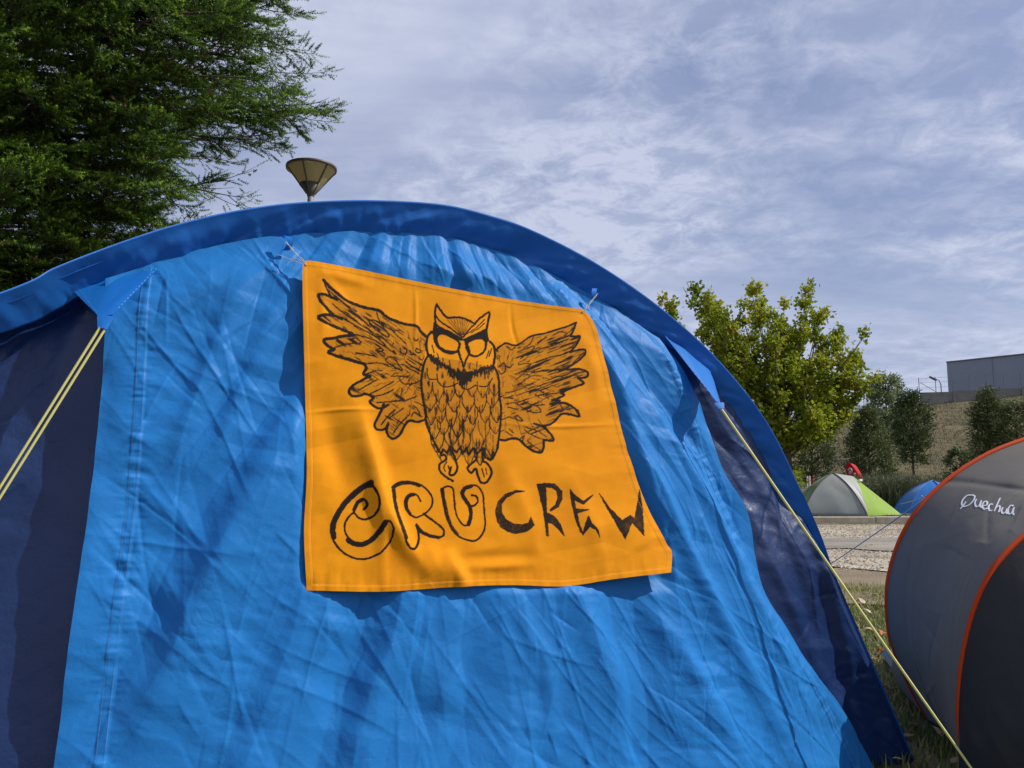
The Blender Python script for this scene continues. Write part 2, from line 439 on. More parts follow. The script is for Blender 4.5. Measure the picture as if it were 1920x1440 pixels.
grass('short_grass', 95000, (0.4, 5.5), (2.2, 7.9), 0.02, 0.075, ground_z, gs, 'short green and straw grass between the tents and the road',
      lambda X, Y: 0.35 + 1.1 * (fbm(X * 1.1, Y * 1.1, 21) - 0.25) * np.where(Y > 6.9, 0.7, 1))
grass('verge_grass', 9000, (5, 30), (18.3, 26), 0.03, 0.10, lambda X, Y: ground_z(X, Y), [(0, (0.07, 0.075, 0.025)), (0.5, (0.14, 0.12, 0.05)), (1, (0.24, 0.19, 0.10))], 'thin dry grass on the verge behind the kerb', width=0.008)
grass('hill_grass', 60000, (14, 52), (26, 70), 0.05, 0.17, hill_z, [(0, (0.06, 0.062, 0.022)), (0.5, (0.120, 0.100, 0.044)), (1, (0.19, 0.148, 0.072))], 'dry brown grass tufts covering the hillside', lambda X, Y: fbm(X * 0.6, Y * 0.6, 31) * 1.3 - 0.1, width=0.02)
grass('green_strip_grass', 14000, (10, 26), (25.6, 29.5), 0.06, 0.16, hill_z, [(0, (0.045, 0.085, 0.016)), (1, (0.11, 0.15, 0.035))], 'strip of green grass at the foot of the hill', width=0.02)
lv = np.array([[0, -1, 0], [0.55, -0.45, 0.14], [0.38, 0.25, 0.20], [0, 1, 0.08], [-0.42, 0.2, 0.22], [-0.5, -0.5, 0.10], [0, -0.1, 0]], float)
lf = np.array([[6, 0, 1], [6, 1, 2], [6, 2, 3], [6, 3, 4], [6, 4, 5], [6, 5, 0]])
M['dead_leaf'] = leafmat('dead_leaf', [(0, (0.12, 0.055, 0.025)), (0.4, (0.26, 0.14, 0.06)), (0.75, (0.42, 0.30, 0.17)), (1, (0.60, 0.52, 0.40))], 0.25, 0.7)
M['yellow_leaf'] = leafmat('yellow_leaf', [(0, (0.25, 0.15, 0.03)), (1, (0.55, 0.38, 0.06))], 0.25, 0.7)
n = 620
P = np.stack([rng.uniform(0.8, 4.5, n), rng.uniform(2.4, 7.6, n), np.zeros(n)], -1); P[:, 2] = ground_z(P[:, 0], P[:, 1]) + rng.uniform(0.012, 0.035, n)
s = rng.uniform(0.016, 0.042, n)
V, Fc, k = scatter(lv, lf, P, np.stack([s, s, s * rng.uniform(0.5, 1.6, n)], -1))
o = obj('fallen_leaves', mesh_np(V, Fc, False), M['dead_leaf'], label='dry fallen leaves lying in the grass', cat='leaves', kind='stuff')
attr(o, 'tint', np.repeat(rng.random(n), k))
M['pale_leaf'] = plain('pale_dry_leaf', (0.58, 0.50, 0.38), 0.8, 0.2, 40); M['tan_leaf'] = plain('tan_dry_leaf', (0.40, 0.27, 0.14), 0.8, 0.25, 40); M['rust_leaf'] = plain('rusty_dry_leaf', (0.36, 0.11, 0.035), 0.8, 0.25, 40)
for (lx_, ly_, ls, lr, lmat, lab) in ((1614, 1127, 0.050, 0.4, 'pale_leaf', 'pale cream curled leaf in the sunlit grass nearest the dirt path'), (1632, 1182, 0.045, 1.5, 'tan_leaf', 'tan dry leaf in the grass beside the yellow guy line'), (1654, 1188, 0.05, 2.6, 'rust_leaf', 'rusty orange leaf against the rear of the grey pop-up tent'),
                                      (1757, 1372, 0.035, 0.2, 'tan_leaf', 'tan leaf in deep shade close to the grey pop-up tent'), (1652, 1284, 0.035, 2.2, 'rust_leaf', 'small brown leaf in the shade between the two near tents'), (1626, 1146, 0.035, 0.9, 'pale_leaf', 'small pale leaf just below the curled cream leaf in the grass')):
    p = on_ground(lx_, ly_, 0.045); q_ = lv * ls; ca, sa = math.cos(lr), math.sin(lr)
    q_ = np.stack([q_[:, 0] * ca - q_[:, 1] * sa, q_[:, 0] * sa + q_[:, 1] * ca, q_[:, 2] * 1.6], -1)
    o = obj('fallen_leaf', mesh_np(q_, lf, False), M[lmat], None, lab, 'leaf', 'larger fallen leaves in the grass'); o.location = tuple(p); o.rotation_euler = (0.3, 0.2, 0)
n = 700
P = np.stack([rng.uniform(3, 16, n), KY - 0.05 - np.abs(rng.normal(0, 0.25, n)), np.full(n, 0.06)], -1)
P[450:, 1] = rng.uniform(9.5, KY, n - 450)
s = rng.uniform(0.018, 0.035, n)
V, Fc, k = scatter(lv, lf, P, np.stack([s, s, s], -1))
o = obj('kerb_leaves', mesh_np(V, Fc, False), M['yellow_leaf'], label='yellow leaves blown along the kerb and road', cat='leaves', kind='stuff')
attr(o, 'tint', np.repeat(rng.random(n), k))

# ------------------------------------------------------------------ the big blue tent
TA = R(21)
T_ = np.array([math.cos(TA), math.sin(TA), 0.0])        # along the hoop, to the right
N_ = np.array([math.sin(TA), -math.cos(TA), 0.0])       # out of the front
UP = np.array([0, 0, 1.0])
O_ = at(706, 374, 2.4); O_[2] = 0                        # foot of the hoop's top
def to_plane(x, y, fwd=0.0):
    r = ray(x, y); k = ((O_ + N_ * fwd - CAM) @ N_) / (r @ N_)
    P = CAM + r * np.asarray(k)[..., None] - O_
    return np.stack([P @ T_, P @ UP], -1)
def W3(u, v, fwd): return O_ + T_ * np.asarray(u)[..., None] + UP * np.asarray(v)[..., None] + N_ * np.asarray(fwd)[..., None]
RIM = 0.055                                              # the sleeve's outer edge stands this far forward
hp = np.array([(0, 546), (100, 500), (200, 461), (300, 427), (400, 401), (490, 385), (578, 376), (700, 373), (830, 381), (920, 402), (1000, 430), (1120, 492), (1240, 575), (1350, 675), (1440, 790), (1500, 910), (1540, 1000), (1572, 1090), (1645, 1260), (1722, 1440)], float)
hu = to_plane(hp[:, 0], hp[:, 1], RIM)
right = hu[hu[:, 0] > 0.9]
lx = hu[0]
mir = [(-u - 0.10, v) for u, v in right[::-1] if v < lx[1] - 0.10]
hu = np.concatenate([np.array(mir), hu])
d = hu[-1] - hu[-2]; hu = np.concatenate([[hu[0] + (hu[0] - hu[1]) * (hu[0][1] / (hu[1][1] - hu[0][1]) + 0.05)], hu])
if hu[-1][1] > 0: hu = np.concatenate([hu, [hu[-1] + d * (hu[-1][1] / -d[1] + 0.03)]])
HOOP = spline(hu, 400)                                   # outer hoop curve (u, v) from left foot to right foot
def vtop(u): return np.interp(u, HOOP[:, 0], HOOP[:, 1])
VT_U = np.linspace(HOOP[0, 0], HOOP[-1, 0], 300)
VT_V = np.convolve(np.pad(vtop(VT_U), 12, mode='edge'), np.ones(25) / 25, 'valid')
def front(u, v):                                          # the front slopes out towards its foot
    d = np.maximum(np.interp(u, VT_U, VT_V) - v, 0)
    return -0.01 + 0.165 * d + 0.02 * np.sqrt(d + 1e-4)
def hit_front(px, off=0.0):
    """photo pixels -> (u, v) on the front surface raised by off"""
    px = np.asarray(px, float); f = np.full(len(px), 0.1)
    r = ray(px[:, 0], px[:, 1]); rn = r @ N_; c0 = (O_ - CAM) @ N_
    for _ in range(14):
        k = (c0 + f) / rn
        P = CAM + r * k[:, None] - O_; uv = np.stack([P @ T_, P @ UP], -1)
        f = 0.35 * f + 0.65 * (front(uv[:, 0], uv[:, 1]) + off)
    return uv
TENT = thing('blue_tent', tuple(O_), 'large bright blue arched tent with navy side panels and yellow guy lines', 'tent')

# --- hoop sleeve (the visor-like band round the front)
tan = np.gradient(HOOP, axis=0); tan /= np.linalg.norm(tan, axis=1)[:, None]
inw = np.stack([tan[:, 1], -tan[:, 0]], -1)               # inward normal
nh = 800
hs = np.linspace(0, len(HOOP) - 1, nh)
Hc = np.stack([np.interp(hs, np.arange(400), HOOP[:, k]) for k in (0, 1)], -1)
Hi = np.stack([np.interp(hs, np.arange(400), inw[:, k]) for k in (0, 1)], -1)
arc = np.concatenate([[0], np.cumsum(np.linalg.norm(np.diff(Hc, axis=0), axis=1))])
wid = 0.098 + 0.012 * np.sin(arc * 2.1) 
wid = wid * np.where(Hc[:, 0] > 0, 0.16 + 0.84 * sstep(0.55, 1.12, Hc[:, 1]), 0.35 + 0.65 * sstep(0.45, 0.9, Hc[:, 1]))
nb = 30
tt = np.linspace(0, 1, nb)
inn = np.where(tt < 0.16, -0.012 * np.sin(tt / 0.16 * np.pi / 2 + 0), 0)      # rounded outer roll
prof_in = np.concatenate([0.014 * (1 - np.cos(np.linspace(-2.2, 0.9, 10))) * 0.9 - 0.002, np.linspace(0.06, 1, nb - 10)])
ang = np.linspace(-2.6, 0.55, 10)
roll_in = 0.016 * (1 - np.cos(ang)); roll_f = RIM - 0.012 + 0.016 * np.sin(ang) * 1.0
fl = np.linspace(0, 1, nb - 10)
A_ = np.repeat(arc[:, None], nb, 1)
IN = np.zeros((nh, nb)); FW = np.zeros((nh, nb))
tap = np.where(Hc[:, 0] > 0, 0.22 + 0.78 * sstep(0.5, 1.0, Hc[:, 1]), 1.0)[:, None]
IN[:, :10] = roll_in[None] * tap; FW[:, :10] = RIM + (roll_f[None] - RIM) * tap
IN[:, 10:] = roll_in[-1] * tap + fl[None] * (wid[:, None] - roll_in[-1] * tap); FW[:, 10:] = roll_f[-1] + fl[None] * (-0.002 - roll_f[-1])
# wrinkles across the band, stronger towards its lower edge
wr = (fbm(A_ * 16, IN * 6, 61, 3) - 0.5) * 0.018 + (facets(A_ * 9 + IN * 5, IN * 14, 62) - 0.5) * 0.016 + (facets(A_ * 30 + IN * 16, IN * 20, 65) - 0.5) * 0.006
wr += 0.012 * (np.abs(vnoise(A_ * 5.5 + IN * 16 + 0.6 * np.sin(A_ * 3), IN * 5, 64) - 0.5) * 2)**0.7 * sstep(2.2, 2.6, A_)
wmask = sstep(0.0, 0.6, np.concatenate([np.zeros(10), fl]))[None]
FW = FW + wr * wmask + (vnoise(A_ * 55, IN * 10, 66) - 0.5) * 0.007 * np.concatenate([np.zeros(10), sstep(0.55, 1.0, fl)])[None]
IN = IN + (fbm(A_ * 9, A_ * 0, 63, 3) - 0.5) * 0.012 * wmask
U, Vv = Hc[:, 0:1] + Hi[:, 0:1] * IN, Hc[:, 1:2] + Hi[:, 1:2] * IN
# under-tuck: last rows fold back to the panel
U = np.concatenate([U, U[:, -1:] - Hi[:, 0:1] * 0.012], 1); Vv = np.concatenate([Vv, Vv[:, -1:] - Hi[:, 1:2] * 0.012], 1); FW = np.concatenate([FW, FW[:, -1:] - 0.03], 1)
SLV = W3(U, Vv, FW)
sleeve = child('hoop_sleeve', SLV.reshape(-1, 3), grid_faces(nh, nb + 1), M['sleeve'], TENT)

# --- roof behind the hoop
nr = 26
depth = np.linspace(0, 3.4, nr)
sc_ = 1 - 0.30 * (depth / 3.4)**1.6 + 0.05 * np.sin(depth / 3.4 * np.pi)
sag = np.cos(depth / 3.4 * 2 * np.pi * 1.5) * 0.02
ui = np.linspace(0, 399, 160).astype(int)
RU = HOOP[ui, 0][None] * (0.25 + 0.75 * sc_[:, None]); RV = HOOP[ui, 1][None] * (sc_ + sag - 0.02)[:, None]
RW = W3(RU, RV, np.broadcast_to((RIM - 0.025 - depth)[:, None], RU.shape))
RW[..., 2] = np.maximum(RW[..., 2], 0.0)
child('roof', RW.reshape(-1, 3), grid_faces(nr, len(ui)), M['sleeve'], TENT)
back = RW[-1]; cen = back.mean(0); cen[2] = 0.6; cen = cen - N_ * 0.9; cen[2] = 0
bk = np.stack([back * (1 - t) + (np.stack([back[:, 0] - N_[0] * 0.9, back[:, 1] - N_[1] * 0.9, back[:, 2] * 0], -1)) * t for t in np.linspace(0, 1, 8)])
bk[..., 2] = back[None, :, 2] * np.cos(np.linspace(0, np.pi / 2, 8))[:, None]
child('back_panel', bk.reshape(-1, 3), grid_faces(8, len(ui)), M['navy'], TENT)

# --- blue front panel
le = hit_front([(196, 520), (200, 600), (186, 760), (166, 960), (140, 1130), (97, 1440), (60, 1640)], 0.035)
re = hit_front([(1236, 600), (1310, 742), (1346, 860), (1400, 960), (1432, 1090), (1482, 1180), (1532, 1260), (1590, 1340), (1642, 1440), (1690, 1530)], 0.035)
def to_ground(P):
    P = P.copy(); d = P[-1] - P[-2]
    return np.concatenate([P, [P[-1] + d * (P[-1][1] / -d[1])]]) if P[-1][1] > 0.02 else P
le, re = to_ground(le), to_ground(re)
nu, nv = 620, 560
D0, D1 = spline(le, nv), spline(re, nv)
# top edge just under the sleeve's lower edge
iu = np.linspace(D0[0, 0], D1[0, 0], nu)
inner = Hc + Hi * (wid - 0.012)[:, None]; order = np.argsort(inner[:, 0])
C0 = np.stack([iu, np.interp(iu, inner[order, 0], inner[order, 1])], -1)
D0[:, 1] += (C0[0, 1] - D0[0, 1]) * np.linspace(1, 0, nv)**3; D1[:, 1] += (C0[-1, 1] - D1[0, 1]) * np.linspace(1, 0, nv)**3
C1 = np.stack([np.linspace(D0[-1, 0], D1[-1, 0], nu), np.linspace(D0[-1, 1], D1[-1, 1], nu)], -1)
S, Tt = np.meshgrid(np.linspace(0, 1, nu), np.linspace(0, 1, nv), indexing='ij')
def coons(C0, C1, D0, D1, S, Tt):
    S_, T2 = S[..., None], Tt[..., None]
    return (1 - T2) * C0[:, None] + T2 * C1[:, None] + (1 - S_) * D0[None] + S_ * D1[None] - ((1 - S_) * (1 - T2) * C0[0] + S_ * (1 - T2) * C0[-1] + (1 - S_) * T2 * C1[0] + S_ * T2 * C1[-1])
UV = coons(C0, C1, D0, D1, S, Tt)
pu, pv = UV[..., 0], UV[..., 1]
apex = hit_front([(814, 200)])[0]; apex[1] = max(apex[1], vtop(0) + 0.22)
def crumple(u, v, seed, apex, k=1.0):
    """fan folds, facets and sharp creases of hanging nylon, metres"""
    th = np.arctan2(u - apex[0], apex[1] - v); r = np.hypot(u - apex[0], apex[1] - v)
    w1 = fbm(u * 2.2, v * 2.2, seed + 5, 3) - 0.5; w2 = fbm(u * 2.2 + 9, v * 2.2, seed + 6, 3) - 0.5
    a, q = th * 6.0 + w1 * 0.45, r * 1.1 + w2 * 0.5
    h = (facets(a * 1.6, q * 0.62, seed) - 0.5) * 0.045 * sstep(0.2, 0.9, r)
    h += (facets(a * 3.3 + 3 - q * 0.6, q * 1.15, seed + 1) - 0.5) * 0.024
    h += (facets(u * 3.6 + v * 2.6, v * 1.1 - u * 1.3, seed + 11) - 0.5) * 0.026
    x, y = u + w1 * 0.04, v + w2 * 0.04
    h += (facets(x * 8 + y * 6, y * 3.2 - x * 3.6, seed + 2) - 0.5) * 0.014 * sstep(0.30, 0.65, fbm(u * 3, v * 3, seed + 8, 2)) 
    x2, y2 = u + w2 * 0.03, v + w1 * 0.03
    h += (facets(x2 * 19 + y2 * 12, y2 * 9 - x2 * 9, seed + 3) - 0.5) * 0.0065 * sstep(0.4, 0.62, fbm(u * 4 + 5, v * 4, seed + 9, 2))
    h += (facets(x2 * 45 + y2 * 20, y2 * 30 - x2 * 22, seed + 4) - 0.5) * 0.0020 * sstep(0.42, 0.6, fbm(u * 5 + 1, v * 5 + 3, seed + 10, 2))
    return h * k
def creases(u, v, n, seed, dirs, amp=(0.0012, 0.0042), ln=(0.06, 0.4)):
    g = np.random.default_rng(seed); h = np.zeros_like(u)
    u0, u1, v0, v1 = u.min(), u.max(), v.min(), v.max()
    rmin, rmax, cmin, cmax = u.min(1), u.max(1), v.min(0), v.max(0)
    if u.shape[0] and (u.max(0) - u.min(0)).max() < (u.max(1) - u.min(1)).max(): rmin, rmax, cmin, cmax = v.min(1), v.max(1), u.min(0), u.max(0); ur = False
    else: ur = True
    for _ in range(n):
        c = np.array([g.uniform(u0, u1), g.uniform(v0, v1)]); a = g.choice(dirs) + g.normal(0, 0.22); L = g.uniform(*ln)
        dx, dy = math.cos(a), math.sin(a); A = g.uniform(*amp) * g.choice([-1, 1, 1]); w = g.uniform(0.003, 0.012); bend = g.normal(0, 0.10)
        ca_, cb_ = (c[0], c[1]) if ur else (c[1], c[0]); hl = L * 0.62
        I = np.nonzero((rmax > ca_ - hl) & (rmin < ca_ + hl))[0]; J = np.nonzero((cmax > cb_ - hl) & (cmin < cb_ + hl))[0]
        if not len(I) or not len(J): continue
        m = (slice(I[0], I[-1] + 1), slice(J[0], J[-1] + 1))
        x, y = u[m] - c[0], v[m] - c[1]; t = x * dx + y * dy; d = -x * dy + y * dx - bend * t * t / L
        win = np.clip(1 - (t / (L * 0.5))**2, 0, 1)
        prof = np.where(d > 0, np.exp(-d / (w * 2.2)), np.exp(d / (w * 0.8)))
        h[m] += A * win * prof
    return h
def ridge(u, v, px, width, amp, skew=1.0, off=0.03):
    P = hit_front(px, off); dd, ss, sd_ = seg_dist(u, v, spline(P, 14))
    w = np.where(sd_ > 0, width * skew, width)
    return amp * np.exp(-(dd / w)**2) * np.sin(np.clip(ss, 0, 1) * np.pi * 0.9 + 0.15)
h = crumple(pu, pv, 200, apex)
h += creases(pu, pv, 950, 5, [R(-48), R(-42), R(-54), R(-62), R(-50), R(-84), R(75), R(60)], (0.0010, 0.0038), (0.10, 0.60))
# long folds seen in the cloth
for px, w, a, sk in (
    ([(600, 640), (500, 850), (415, 1030), (320, 1250), (240, 1440)], 0.042, 0.030, 1.6),
    ([(470, 500), (410, 640), (350, 800), (330, 900)], 0.030, 0.016, 1.5),
    ([(560, 470), (500, 620), (440, 760), (400, 900)], 0.026, 0.012, 1.6),
    ([(640, 1110), (600, 1250), (540, 1440)], 0.035, 0.013, 1.3),
    ([(760, 1115), (715, 1250), (640, 1440)], 0.030, 0.011, 1.3),
    ([(860, 1110), (850, 1260), (800, 1440)], 0.035, 0.010, 1.0),
    ([(1130, 620), (1240, 800), (1330, 960), (1420, 1140), (1500, 1300)], 0.030, 0.015, 0.7),
    ([(1110, 640), (1190, 830), (1290, 1050), (1420, 1290), (1500, 1440)], 0.040, 0.020, 0.7),
    ([(1180, 1100), (1300, 1260), (1400, 1440)], 0.040, 0.014, 0.8),
    ([(960, 470), (1040, 560)], 0.022, 0.010, 0.8),
    ([(1010, 480), (1110, 590), (1210, 720)], 0.024, 0.012, 0.7),
    ([(840, 450), (880, 540)], 0.02, 0.009, 0.8),
    ([(1080, 1120), (1150, 1260), (1180, 1440)], 0.04, 0.012, 0.8),
    ([(960, 1110), (1020, 1250), (1040, 1440)], 0.035, 0.010, 0.8)):
    h += ridge(pu, pv, px, w, a * 1.0, sk)
# seams with puckered cloth
seamL = hit_front([(276, 500), (268, 600), (258, 800), (238, 1000), (206, 1250), (186, 1440), (160, 1640)], 0.035)
seamR = hit_front([(1232, 640), (1290, 790), (1345, 930), (1378, 1010), (1440, 1150), (1545, 1310), (1612, 1440), (1660, 1530)], 0.035)
for sm, sd0 in ((seamL, 71), (seamR, 72)):
    dd, ss, _ = seg_dist(pu, pv, spline(to_ground(sm), 40))
    puck = (vnoise(ss * 75, dd * 14, sd0) - 0.5) * 0.0065 + (vnoise(ss * 190, dd * 30, sd0 + 3) - 0.5) * 0.003
    h += puck * np.exp(-(dd / 0.032)**2)
    h += 0.0022 * (1 - sstep(0.010, 0.0125, dd))
edge = np.minimum(S, 1 - S)
h *= 0.35 + 0.65 * sstep(0, 0.05, np.minimum(edge, Tt * 1.5))
h += (fbm(pv * 4, pv * 0 + np.where(S < 0.5, 3, 8), 90, 3) - 0.5) * 0.035 * np.exp(-(edge / 0.02)**2)   # loose wavy free edges
off = 0.030 * sstep(0.0, 0.08, Tt) + 0.004
e = 0.004
PF = W3(pu, pv, front(pu, pv) + off)
rel = PF - CAM; dep = rel[..., 1] * CP + rel[..., 2] * SP
ppx, ppy = 960 + F * rel[..., 0] / dep, 720 - F * (rel[..., 2] * CP - rel[..., 1] * SP) / dep
bmask = sstep(548, 590, ppx) * (1 - sstep(1085, 1120, ppx - 0.31 * np.maximum(ppy - 600, 0))) * sstep(-28, 8, ppy - (488 + 0.17 * (ppx - 570))) * (1 - sstep(1080, 1118, ppy))
h = h * (1 - 0.72 * bmask) - 0.012 * bmask
gn = np.stack([-(front(pu + e, pv) - front(pu - e, pv)) / (2 * e), -(front(pu, pv + e) - front(pu, pv - e)) / (2 * e), np.ones_like(pu)], -1)
gn /= np.linalg.norm(gn, axis=-1)[..., None]
NF = gn[..., 0:1] * T_ + gn[..., 1:2] * UP + gn[..., 2:3] * N_
PANEL = PF + NF * h[..., None]
PANEL[..., 2] = np.maximum(PANEL[..., 2], 0.004)
panel = child('front_panel', PANEL.reshape(-1, 3), grid_faces(nu, nv)[:, ::-1], M['blue'], TENT)
pbvh = BVHTree.FromPolygons([Vector(p) for p in PANEL[::2, ::2].reshape(-1, 3)], grid_faces(*PANEL[::2, ::2].shape[:2]).tolist())
def on_panel(uv, lift):
    """points on the crumpled front panel at hoop coordinates, lifted outwards"""
    uv = np.asarray(uv); f = front(uv[:, 0], uv[:, 1]) + 0.3
    out = []
    for p in W3(uv[:, 0], uv[:, 1], f):
        hit = pbvh.ray_cast(Vector(p), Vector(-N_))
        q = np.array(hit[0]) if hit[0] is not None else p - N_ * 0.27
        out.append(q + N_ * lift)
    return np.array(out)
# double rows of stitches on both seams
for sm in (seamL, seamR):
    P = spline(to_ground(sm), 620); tn = np.gradient(P, axis=0); tn /= np.linalg.norm(tn, axis=1)[:, None]; sdv = np.stack([-tn[:, 1], tn[:, 0]], -1)
    for sgn in (-1, 1):
        a = P + sdv * 0.0095 * sgn; W = on_panel(a, 0.0016)
        s3 = (T_ * sdv[:, 0:1] + UP * sdv[:, 1:2]) * 0.0006
        qs = []
        for i in range(0, 618, 2):
            qs.append(([W[i] - s3[i], W[i] + s3[i], W[i + 1] * 0.85 + W[i] * 0.15 + s3[i], W[i + 1] * 0.85 + W[i] * 0.15 - s3[i]], np.array([[0, 1, 2, 3]])))
        v_, f_ = join(qs); child('seam_stitching', v_, f_, M['thread'], panel, False)

# --- navy side panels behind the blue one
def side_panel(inner_edge, hoop_pts, seed, sgn):
    n1, n2 = 170, 320
    a, b_ = spline(inner_edge, n2), spline(hoop_pts, n2)
    s_ = np.linspace(0, 1, n1)[:, None, None]
    Q = a[None] * (1 - s_) + b_[None] * s_
    u, v = Q[..., 0], Q[..., 1]
    ap = (0.0, 2.6)
    hh = crumple(u, v, seed, ap, 1.5 if sgn > 0 else 1.2) + creases(u, v, 150, seed, [R(-60), R(-110), R(-35), R(30), R(-75)], (0.002, 0.006))
    if sgn > 0:
        for px, w, am in (([(1330, 760), (1420, 900), (1500, 1070), (1560, 1250)], 0.03, 0.012), ([(1490, 960), (1560, 1160), (1640, 1400)], 0.022, 0.013), ([(1380, 860), (1450, 1050), (1560, 1290), (1640, 1420)], 0.035, 0.012)):
            hh += ridge(u, v, px, w, am, 1.4, 0.0)
    else:
        for px, w, am in (([(150, 560), (110, 700), (60, 900)], 0.035, 0.02), ([(90, 900), (60, 1100), (20, 1300)], 0.04, 0.02), ([(-60, 800), (60, 900), (160, 1000)], 0.03, 0.012)):
            hh += ridge(u, v, px, w, am, 1.4, 0.0)
    sv_ = np.broadcast_to(s_[..., 0], u.shape)
    hh = hh * sstep(0, 0.1, 1 - sv_) * (0.15 + 0.85 * sstep(0.18, 0.45, sv_))
    low = (1 - sstep(0.65, 1.05, v)) if sgn > 0 else 0 * v
    f = front(u, v) * (1 - sv_**3) + RIM * (0.35 + 0.60 * low) * sv_**3 - 0.040 * (1 - sv_) - (0.04 * (1 - low) if sgn > 0 else 0.11) * sv_ * sstep(0.3, 0.9, v)
    P = W3(u, v, f + hh); P[..., 2] = np.maximum(P[..., 2], 0.003)
    fc = grid_faces(n1, n2)
    return child('side_panel', P.reshape(-1, 3), fc if sgn < 0 else fc[:, ::-1], M['navy'], TENT)
hi = HOOP + inw * 0.006
R_i = hi[(hi[:, 0] > 0.80)]; L_i = hi[(hi[:, 0] < -0.86)][::-1]
side_panel(np.concatenate([[[0.70, vtop(0.70) - 0.06]], re[1:] - np.array([0.10, 0])]), R_i, 300, 1)
side_panel(np.concatenate([[[-0.66, vtop(-0.66) - 0.06]], le[1:] + np.array([0.10, 0])]), L_i, 340, -1)

# --- guy tabs, guy lines, pegs
def tab(quad_px, fwds, fold, name='guy_tab'):
    """quad: along the sleeve edge (a, b) and at the tip (d, c)"""
    a, b_, c, d_ = [W3(*to_plane(np.array(p[0]), np.array(p[1]), f), np.array(f)) for p, f in zip(quad_px, fwds)]
    s, t = np.meshgrid(np.linspace(0, 1, 40), np.linspace(0, 1, 40), indexing='ij')
    P = (1 - t)[..., None] * ((1 - s)[..., None] * a + s[..., None] * b_) + t[..., None] * ((1 - s)[..., None] * d_ + s[..., None] * c)
    bulge = fold * np.sin(s * np.pi) * np.sin(t * np.pi * 0.85 + 0.2) + (facets(s * 4, t * 3, 8) - 0.5) * 0.010 * (1 - t)
    P = P + N_ * bulge[..., None]
    Q = P - N_ * 0.0012
    o = child(name, P.reshape(-1, 3), grid_faces(40, 40)[:, ::-1], M['tab'], TENT)
    # hemmed border with stitches along the two free sides
    for line in (P[2, 2:38], P[37, 2:38]):
        v_, f_ = join([tube(line[i:i + 2] + N_ * 0.001, 0.0007, 4) for i in range(0, 34, 2)])
        child('tab_stitching', v_, f_, M['thread'], o, False)
    return o, (c + d_) / 2
tl, tipL = tab([(137, 545), (322, 480), (212, 590), (184, 592)], (0.0, 0.0, 0.115, 0.11), 0.006)
tr, tipR = tab([(1228, 606), (1328, 684), (1352, 758), (1343, 752)], (0.0, 0.004, 0.19, 0.19), 0.004)
def webbing(tip, px, fwd, parent):
    e = W3(*to_plane(np.array(px[0]), np.array(px[1]), fwd), np.array(fwd))
    d = e - tip; s = np.cross(d, N_); s /= np.linalg.norm(s)
    rows = []
    for t, w in ((0, 0.019), (0.3, 0.018), (0.7, 0.014), (1, 0.012)):
        c = tip + d * t; rows += [c - s * w + N_ * 0.002, c + N_ * (0.004 + 0.003 * t), c + s * w + N_ * 0.002]
    child('tab_loop', np.array(rows), grid_faces(4, 3), M['tab'], parent)
    return e
eL = webbing(tipL, (192, 616), 0.125, tl); eR = webbing(tipR, (1352, 766), 0.20, tr)
m, nn, nl, b = new_mat('yellow_cord'); nt = m.node_tree
wv = tex(nt, 'ShaderNodeTexWave', 190, mscale=(1, 1, 1.4)); wv.inputs['Distortion'].default_value = 0.5
lk(nl, ramp(nt, wv.outputs['Fac'], [(0.15, (0.70, 0.62, 0.12)), (0.6, (0.78, 0.71, 0.16)), (0.9, (0.85, 0.80, 0.42))]), b.inputs['Base Color'])
b.inputs['Roughness'].default_value = 0.6; bump(nt, b, wv.outputs['Fac'], 0.3, 0.001)
M['cord'] = m
def guy(a, bpt, rad=0.0026, name='guy_line', mat='cord', parent=None, sagv=0.006):
    t = np.linspace(0, 1, 60)[:, None]
    P = a * (1 - t) + bpt * t - UP * sagv * np.sin(t * np.pi)
    v_, f_ = tube(P, rad, 8)
    return child(name, v_, f_, M[mat], TENT if parent is None else parent)
def peg(p, lean):
    p = np.asarray(p); d = np.asarray(lean, float); d /= np.linalg.norm(d)
    P = np.array([p - np.array([0, 0, 0.02]), p + d * 0.03, p + d * 0.05 + np.array([0.008, 0, 0.006]), p + d * 0.055 + np.array([0.02, 0, 0.0])])
    v_, f_ = tube(P, 0.003, 8); child('tent_peg', v_, f_, M['steel'], TENT)
pegL, pegR = on_ground(190 - 0.629 * (1800 - 618), 1800, 0.03), on_ground(1352 + 0.6963 * (1505 - 766), 1505, 0.03)
sxL = np.cross(pegL - eL, ray(100, 700)); sxL /= np.linalg.norm(sxL)
guy(eL + sxL * 0.006, pegL + sxL * 0.005, 0.0033); guy(eL - sxL * 0.006, pegL - sxL * 0.008, 0.0033)
guy(eR, pegR, 0.0042)
peg(pegL, (0.3, -0.4, 1)); peg(pegR, (0.3, -0.4, 1))
# small fabric loops the banner is tied to
def tie_loop(px, s):
    uv = hit_front([px], 0.04)[0]; c = W3(uv[0], uv[1], np.array(front(uv[0], uv[1]) + 0.035))
    th = np.linspace(-0.4, np.pi + 0.4, 14)
    rows = []
    for w in (-0.009, 0.0, 0.009):
        rows.append(np.stack([c + T_ * (w + s * 0.012 * math.sin(t)) + N_ * (0.012 * math.sin(t)) + UP * (0.022 * math.cos(t)) for t in th]))
    child('tie_loop', np.array(rows).reshape(-1, 3), grid_faces(3, 14), M['tab'], TENT)
    return c
kL, kR = tie_loop((535, 455), 1), tie_loop((1118, 552), -1)

